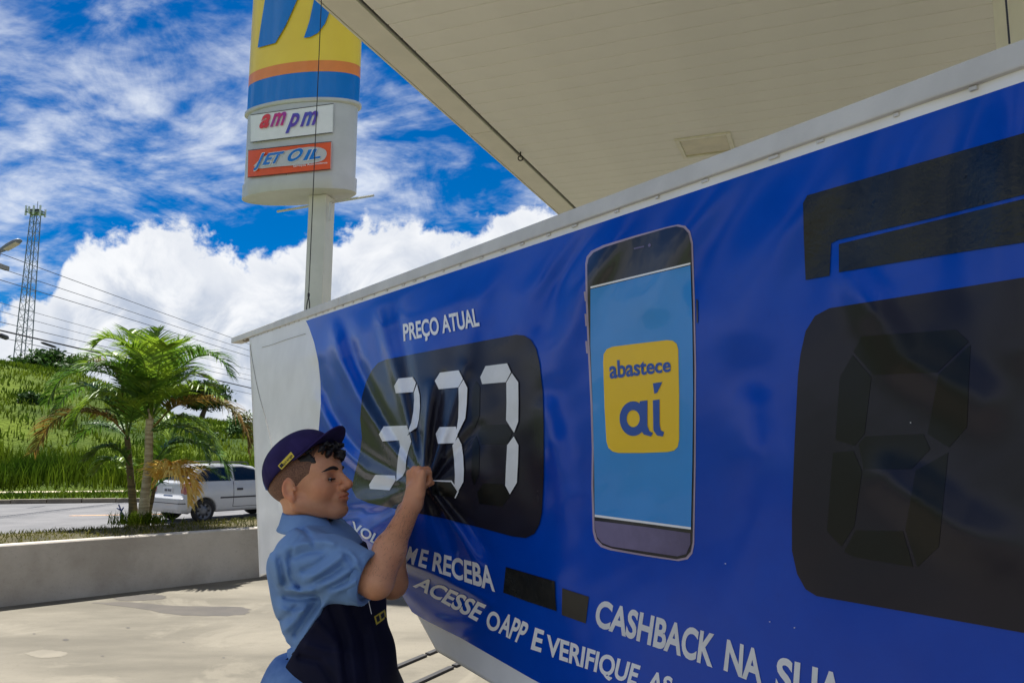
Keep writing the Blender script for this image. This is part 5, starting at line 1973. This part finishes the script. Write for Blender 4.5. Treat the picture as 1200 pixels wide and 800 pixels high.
# --- trousers and shoes
tr_p = [ELn(TP(388, 806), (.158, .178, .10), None, .04), RCn(TP(356, 800, -.04), TP(350, 815, -.04), .10, .10, .05)]
sh_p = {}
for sg, kx, ax_ in ((-1, .02, -.02), (1, .06, .06)):
    hip = np.array([HX0 - .01, MY + sg * .085, hipz])
    kn = np.array([HX0 + kx, MY + sg * .10, .47])
    an = np.array([HX0 + ax_ - .02, MY + sg * .11, .09])
    tr_p += [RCn(hip, kn, .108, .080, .03), RCn(kn, an, .078, .064, .03)]
    sp_ = [RCn(an + [-.045, 0, -.048], an + [.06, 0, -.042], .042, .044, .03), RCn(an + [.05, 0, -.046], an + [.17, 0, -.054], .044, .034, .03), RCn(an, an + [0, 0, -.04], .046, .044, .03)]
    Vs, Fs = sdf_mesh(sp_, .006, lambda P, d: np.maximum(d, .003 - P[:, 2]))
    mk('shoe', Vs, Fs, M_SHOE, man, smooth=True)

def tr_post(P, d):
    d = d + wob(P, .0040, (14, 22, 33), 12)
    d = np.maximum(d, P[:, 2] - (WZ + .012))
    return np.maximum(d, .035 - P[:, 2])
V, F = sdf_mesh(tr_p, 0.007, tr_post)
mk('trousers', V, F, M_TROU, man, smooth=True)
# --- eyes, brows, hair
for sg in (1, -1):
    ev, ef = sdf_mesh([ELn(HL(.0735, .031 * sg, -.001), (.0118, .0118, .0118), None, .001)], .0022)
    eye = mk('eye', ev, ef, pm('eye_white', lin(214, 206, 198), .25, var=.03), man, smooth=True)
    iv, if_ = sdf_mesh([ELn(HL(.0800, .030 * sg, -.0035), (.0058, .0062, .0062), None, .001)], .0016)
    mk('iris', iv, if_, pm('iris_dark', lin(40, 24, 16), .2, var=.1), eye, smooth=True)
    bv = MB()
    C = bez([HL(.0985, .011 * sg, .020), HL(.0930, .031 * sg, .0255), HL(.0735, .0555 * sg, .020)], 12)
    bv.tube(C, [.0028, .0042, .0048, .0050, .0050, .0048, .0046, .0042, .0038, .0032, .0024, .0014], 8)
    bv.build('eyebrow', M_HAIR, man, smooth=True)
    lv = MB()
    C = bez([HL(.0875, .017 * sg, -.0035), HL(.0885, .031 * sg, -.0045), HL(.0815, .0445 * sg, -.0030)], 10)
    lv.tube(C, .0021, 6)
    lv.build('eyelash', M_HAIR, man, smooth=True)
ct = math.radians(23)
CR = HM @ np.array([[math.cos(ct), 0, -math.sin(ct)], [0, 1, 0], [math.sin(ct), 0, math.cos(ct)]])
CO = HL(-.012, 0, .072)
rg = np.random.default_rng(21)
curls = []
for _ in range(240):
    u = rg.uniform(-.066, .066)
    x = rg.uniform(-.005, .088) * math.sqrt(max(0.1, 1 - (u / .085) ** 2)) + .004
    z = .070 + .030 * (1 - (x / .11) ** 2) - .25 * abs(u) ** 1.2 * .4 + rg.uniform(-.006, .012)
    if x > .06:
        z = rg.uniform(.052, .090)
        x = .074 + .026 * math.cos(u * 14) + rg.uniform(-.006, .006)
    a_, b_ = HL(x, u, z), HL(x + rg.uniform(-.012, .012), u + rg.uniform(-.012, .012), z + rg.uniform(-.010, .008))
    curls.append(RCn(a_, b_, rg.uniform(.0040, .0075), rg.uniform(.003, .005), .004))
# straight sideburn hair line down to the ear
for _ in range(110):
    x = rg.uniform(-.012, .060)
    u = .066 - .25 * max(0, x - .03)
    for sg in (1, -1):
        curls.append(RCn(HL(x, u * sg, rg.uniform(.052, .075)), HL(x + .008, u * sg, rg.uniform(.046, .066)), .0038, .0022, .003))
def hair_post(P, d):
    q = (P - CO) @ CR
    return np.maximum(d, q[:, 2] + .014)
V, F = sdf_mesh(curls, .0030, hair_post)
mk('hair', V, F, M_HAIR, man, smooth=True)
fade_p = [HE((-0.014, 0, .045), (.1022, .0802, .0902)), HE((.050, 0, .040), (.048, .0615, .050), .03)]
def fade_post(P, d):
    q = (P - HC) @ HM
    x, y, z = q[:, 0] / 1.06, q[:, 1], q[:, 2]
    d = np.maximum(d, x - .050 - .35 * (z - .03))
    d = np.maximum(d, -(z + .020 - .25 * np.clip(x + .02, -.2, .03)))
    return np.maximum(d, -.030 - z)
V, F = sdf_mesh(fade_p, .0034, fade_post)
mk('hair_fade', V, F, M_FADE, man, smooth=True)
# --- cap
CRX, CRY, CRZ = .111, .092, .084


def crown_pt(a, e, off=0.0):
    """azimuth from the front, e: 0 rim .. 1 top"""
    t = e * math.pi / 2
    w = math.cos(t) ** .82
    z = math.sin(t) ** 1.0
    seam = 1 - .016 * max(0, 1 - abs(((a / (math.pi / 3)) + .5) % 1 - .5) * 14) * (1 if e < .97 else 0)
    pt = np.array([(CRX + off) * w * math.cos(a) * seam, (CRY + off) * w * math.sin(a) * seam, (CRZ + off) * z - .008])
    return CO + CR @ pt

na, ne = 168, 22
rows = []
for j in range(ne):
    e = j / (ne - 1)
    ring = []
    for i in range(na):
        a_ = 2 * math.pi * i / na
        p = crown_pt(a_, e)
        back = max(0, -math.cos(a_)) ** 3
        if j == 0:
            p = p - CR @ np.array([0, 0, .006 + .006 * back])
        ring.append(p)
    rows.append(ring)
G = np.array(rows)
G = np.concatenate([G, G[:, :1]], 1)
VV, FF = grid_vf(G)
cap = empty('cap', CO, 'navy cap with raised peak and yellow tag worn by the man', 'cap')
crown = mk('crown', VV, FF, M_CAP, cap, smooth=True)
md = crown.modifiers.new('thickness', 'SOLIDIFY')
md.thickness, md.offset = .0025, -1
rows = []
for j in range(9):
    t = j / 8
    row = []
    for i in range(33):
        a_ = math.radians(-74 + 148 * i / 32)
        b0 = CR.T @ (crown_pt(a_, 0.0) - CO)
        ext = .052 * math.cos(a_ * .98) ** .65 * t
        q_ = b0 + np.array([ext, b0[1] * .04 * t, -.002 + .006 * t - .018 * (math.sin(a_) ** 2) * (.4 + .6 * t)])
        row.append(CO + CR @ q_)
    rows.append(row)
VV, FF = grid_vf(np.array(rows))
vis = mk('peak', VV, FF, M_CAP, cap, smooth=True)
md = vis.modifiers.new('thickness', 'SOLIDIFY')
md.thickness, md.offset = .004, 0
btn = ELn(CO + CR @ np.array([0, 0, CRZ - .007]), (.008, .008, .005), CR, .001)
V, F = sdf_mesh([btn], .002)
mk('button', V, F, M_CAP, cap, smooth=True)


def cap_surf(px, py, off=0.0):
    r = ray(px, py)
    best = np.full(len(r), 2.3)
    for t in np.linspace(2.35, 1.75, 900):
        q = ((CAM + r * t) - CO) @ CR
        f = (np.hypot(q[:, 0] / CRX, q[:, 1] / CRY)) ** 2.439 + ((q[:, 2] + .008) / CRZ) ** 2 - 1
        best = np.where(f < 0, t, best)
    return CAM + r * (best - .0012 - off)[:, None]

uv, F = poly_geom([(325.5, 545.5), (341, 529), (345, 534.5), (330, 550)], 3)
ctg = drape('tag', uv, F, cap_surf, 0.0004, M_TAG, cap)
uv, F = text_geom('ipiranga', .012, 6, 2)
drape('tag_lettering', quad_map(uv, [(332.5, 545.2), (343, 533.6), (330.4, 542.8), (341, 531.4)]), F, cap_surf, 0.0010, M_TAGK, ctg)
uv, F = poly_geom([(327, 545.4), (330, 542.2), (332.6, 545.4), (329.8, 548.2)], 3)
drape('tag_mark', uv, F, cap_surf, 0.0010, M_TAGK, ctg)
M_TAB = pm('strap_blue', lin(44, 92, 170), .6)
for a_ in (math.radians(168), math.radians(-168)):
    p0, p1 = crown_pt(a_, .02, .001), crown_pt(a_, .40, .001)
    MB().tube(bez([p0, (p0 + p1) / 2 + CR @ np.array([-.004, 0, 0]), p1], 6), .0045, 6).build('strap', M_TAB, cap, smooth=True)
# tag on the apron front edge: found by stepping along the ray to the cloth
def apron_hit(px, py, off=0.0):
    r = ray(px, py)
    t = np.full(len(r), 1.85)
    for _ in range(60):
        P = CAM + r * t[:, None]
        d = apron_post(P, combine(apron_p, P))
        t = t + np.clip(d, -.01, .02) * .8
    return CAM + r * (t - .002 - off)[:, None]

uv, F = poly_geom([(438.5, 722), (451, 713.5), (453, 723), (441, 732)], 3)
atg = drape('tag', uv, F, apron_hit, 0.0006, M_TAG, apron)
uv, F = poly_geom([(440.5, 722.5), (444, 720), (445.5, 726.5), (442.3, 729)], 2)
drape('tag_mark', uv, F, apron_hit, 0.0014, M_TAGK, atg)
uv, F = poly_geom([(446, 719.5), (450, 716.5), (451, 722), (447.2, 725)], 2)
drape('tag_mark', uv, F, apron_hit, 0.0014, M_TAGK, atg)

# ================================================================ parked hatchback
def poly2(x, z, pts):
    """signed distance to a polygon in a plane"""
    pts = np.asarray(pts, float)
    n = len(pts)
    d = np.full(x.shape, 1e9)
    s = np.ones(x.shape)
    for i in range(n):
        a, b = pts[i], pts[i - 1]
        ex, ez = b[0] - a[0], b[1] - a[1]
        wx, wz = x - a[0], z - a[1]
        t = np.clip((wx * ex + wz * ez) / (ex * ex + ez * ez), 0, 1)
        d = np.minimum(d, (wx - ex * t) ** 2 + (wz - ez * t) ** 2)
        c1, c2, c3 = z >= a[1], z < b[1], ex * wz > ez * wx
        s = np.where((c1 & c2 & c3) | (~c1 & ~c2 & ~c3), -s, s)
    return s * np.sqrt(d)


PHI = math.radians(53)
CF = np.array([math.cos(PHI), math.sin(PHI), 0])
CL = np.array([-math.sin(PHI), math.cos(PHI), 0])
CARR = np.stack([CF, CL, [0, 0, 1]], 1)
rw = at_z(237.5, 612, ZR)
CARO = rw - CARR @ np.array([-1.22, -.74, 0])
LOW = [(-1.80, .24), (-1.86, .38), (-1.86, .60), (-1.77, .68), (-1.72, .98), (.82, .98), (1.52, .87), (1.80, .70), (1.87, .45), (1.82, .24)]
GRN = [(-1.70, .94), (-1.55, 1.20), (-1.36, 1.38), (-1.0, 1.435), (-.1, 1.435), (.26, 1.37), (.98, .94)]


def car_body(P):
    x, y, z = P[:, 0], np.abs(P[:, 1]), P[:, 2]
    def ext(poly, w, r):
        a = poly2(x, z, poly) + r
        b = y - w + r
        return np.minimum(np.maximum(a, b), 0) + np.hypot(np.maximum(a, 0), np.maximum(b, 0)) - r
    w1 = .81 - .05 * np.clip((z - .62) / .36, -1, 1) ** 2 - .10 * np.clip((np.abs(x) - 1.35) / .5, 0, 1) ** 2
    d1 = ext(LOW, w1, .07)
    w2 = .755 - .17 * np.clip((z - .94) / .5, 0, 1.1)
    d2 = ext(GRN, w2, .06)
    k = .05
    h = np.clip(.5 + .5 * (d2 - d1) / k, 0, 1)
    d = d2 + (d1 - d2) * h - k * h * (1 - h)
    for ax in (-1.22, 1.22):
        c = np.hypot(x - ax, z - .29) - .335
        d = np.maximum(d, -np.maximum(c, .48 - y))
    return d


big = Prim('car', .01, (0, 0, .7), 2.2, car_body)
CLO, CHI = np.array([-2.0, -.95, .15]), np.array([2.0, .95, 1.55])


def car_part(name, region, mat, parent, h=.03, infl=0.0, lo=CLO, hi=CHI):
    def post(P, d):
        return np.maximum(d - infl, region(P)) if region else d
    V, F = sdf_mesh([big], h, post, lo=np.asarray(lo, float), hi=np.asarray(hi, float))
    return mk(name, CARO + V @ CARR.T, F, mat, parent, smooth=True)


M_CAR = pm('car_white_paint', lin(172, 173, 173), 0.3, var=0.05, scale=1.5, coat=0.5)
M_GLS = pm('car_glass', lin(14, 18, 22), 0.06, var=0.1, spec=0.7)
M_RUB = pm('tyre_rubber', lin(26, 26, 28), 0.85, var=0.15)
M_RIM = pm('wheel_steel', lin(92, 94, 98), 0.4, metal=0.6, var=0.2)
M_TRIM = pm('trim_dark', lin(48, 48, 52), 0.6)
M_TAIL = pm('tail_lamp', lin(140, 60, 54), 0.2, coat=0.4)
car = empty('parked_car', CARO, 'white three-door hatchback standing on the road behind the palm', 'car')
body_c = car_part('body', None, M_CAR, car, .026)
side = lambda poly, sg: (lambda P: np.maximum(poly2(P[:, 0], P[:, 2], poly), .35 - sg * P[:, 1]))
rear = lambda poly: (lambda P: np.maximum(poly2(P[:, 1], P[:, 2], poly), P[:, 0] + 1.25))
QG = [(-1.50, 1.00), (-1.40, 1.18), (-1.22, 1.31), (-.95, 1.36), (-.50, 1.37), (-.46, 1.00)]
DG = [(-.38, 1.00), (-.40, 1.37), (-.08, 1.37), (.24, 1.31), (.80, 1.00)]
for sg in (-1, 1):
    lo_, hi_ = np.array([-1.7, -.9 if sg < 0 else .4, .9]), np.array([1.0, -.4 if sg < 0 else .9, 1.45])
    car_part('side_window', side(QG, sg), M_GLS, car, .022, .004, lo_, hi_)
    dw = car_part('side_window', side(DG, sg), M_GLS, car, .022, .004, lo_, hi_)
car_part('rear_window', rear([(-.60, 1.03), (-.50, 1.33), (.50, 1.33), (.60, 1.03)]), M_GLS, car, .022, .004, (-1.95, -.8, .95), (-1.2, .8, 1.45))
for sg in (-1, 1):
    car_part('tail_lamp', (lambda s_: (lambda P: np.maximum(poly2(s_ * P[:, 1], P[:, 2], [(.56, .72), (.56, .96), (.80, 1.0), (.80, .70)]), P[:, 0] + 1.58)))(sg), M_TAIL, car, .022, .006, (-1.95, -.85, .6), (-1.5, .85, 1.1))
car_part('rear_bumper', lambda P: np.maximum(np.maximum(P[:, 2] - .62, .30 - P[:, 2]), P[:, 0] + 1.62), M_CAR, car, .024, .012, (-2.0, -.95, .2), (-1.5, .95, .7))
car_part('bumper_strip', lambda P: np.maximum(np.abs(P[:, 2] - .485) - .022, P[:, 0] + 1.70), M_TRIM, car, .020, .018, (-2.0, -.95, .4), (-1.6, .95, .56))
for sg in (-1, 1):
    car_part('side_moulding', (lambda s_: (lambda P: np.maximum(np.maximum(np.abs(P[:, 2] - .60) - .022, np.abs(P[:, 0] - .02) - .83), .5 - s_ * P[:, 1])))(sg), M_TRIM, car, .02, .012, (-1.0, -.95, .5), (1.0, .95, .7))
    # door: its outline as a thin dark joint
    jt = MB()
    for a, b in (((-.42, .36), (-.42, 1.0)), ((.86, .40), (.88, .97)), ((-.42, .36), (.86, .36))):
        pts = [CARO + CARR @ np.array([a[0] + (b[0] - a[0]) * t, sg * (.812 - .05 * abs((a[1] + (b[1] - a[1]) * t - .62) / .36) ** 2), a[1] + (b[1] - a[1]) * t]) for t in np.linspace(0, 1, 9)]
        jt.tube(pts, .006, 5)
    jt.build('door_joint', M_TRIM, car)
    bevel(mk('door_handle', *box_vf(CARO + CARR @ np.array([-.24, sg * .805, .80]), (.085, .02, .028), CARR), M_TRIM, car), .01)
    mm = MB().box(CARO + CARR @ np.array([.74, sg * .86, 1.0]), (.05, .08, .05), CARR)
    bevel(mm.build('wing_mirror', M_TRIM, car), .02)
    MB().tube([CARO + CARR @ np.array([x_, sg * .53, 1.45 + z_]) for x_, z_ in ((-1.0, -.02), (-.95, .035), (-.3, .04), (.1, .03), (.16, -.03))], .016, 6).build('roof_rail', M_TRIM, car, smooth=True)

prof = [(.205, -.085), (.255, -.092), (.283, -.075), (.29, -.04), (.29, .04), (.283, .075), (.255, .092), (.205, .085)]
rim_p = [(.207, -.07), (.19, -.055), (.175, -.03), (.12, -.035), (.09, -.06), (.05, -.068), (.0, -.068)]

def lathe(profile, c, n=28, sg=1, close=True):
    V, F = [], []
    m = len(profile)
    for i in range(n):
        t = 2 * math.pi * i / n
        for r, y in profile:
            V.append(c + CARR @ np.array([r * math.cos(t), y * sg, r * math.sin(t)]))
    for i in range(n):
        j = (i + 1) % n
        for k_ in range(m if close else m - 1):
            k2 = (k_ + 1) % m
            F.append((i * m + k_, j * m + k_, j * m + k2, i * m + k2))
    return V, F

for ax in (-1.22, 1.22):
    for sg in (-1, 1):
        c = CARO + CARR @ np.array([ax, sg * .70, .29])
        wl = mk('wheel', *lathe(prof, c, 32, 1), M_RUB, car, smooth=True)
        mk('rim', *lathe(rim_p, c, 32, -sg, False), M_RIM, wl, smooth=True)
        for i in range(8):
            t = 2 * math.pi * i / 8
            p = c + CARR @ np.array([.145 * math.cos(t), sg * .040, .145 * math.sin(t)])
            mk('rim_slot', *box_vf(p, (.022, .006, .03), CARR @ np.array([[math.cos(t + 1.57), 0, -math.sin(t + 1.57)], [0, 1, 0], [math.sin(t + 1.57), 0, math.cos(t + 1.57)]])), M_RUB, wl)
pl = mk('number_plate', *box_vf(CARO + CARR @ np.array([-1.772, .0, .80]), (.006, .20, .065), CARR), pm('plate_grey', lin(196, 198, 200), .5), car)
for i in range(7):
    mk('plate_mark', *box_vf(CARO + CARR @ np.array([-1.7795, .13 - .043 * i - (.02 if i > 2 else 0), .795]), (.002, .013 + .003 * (i % 2), .03), CARR), M_TRIM, pl)
MB().box(CARO + CARR @ np.array([-1.50, 0, .26]), (.02, .5, .05), CARR).build('underside', M_TRIM, car)
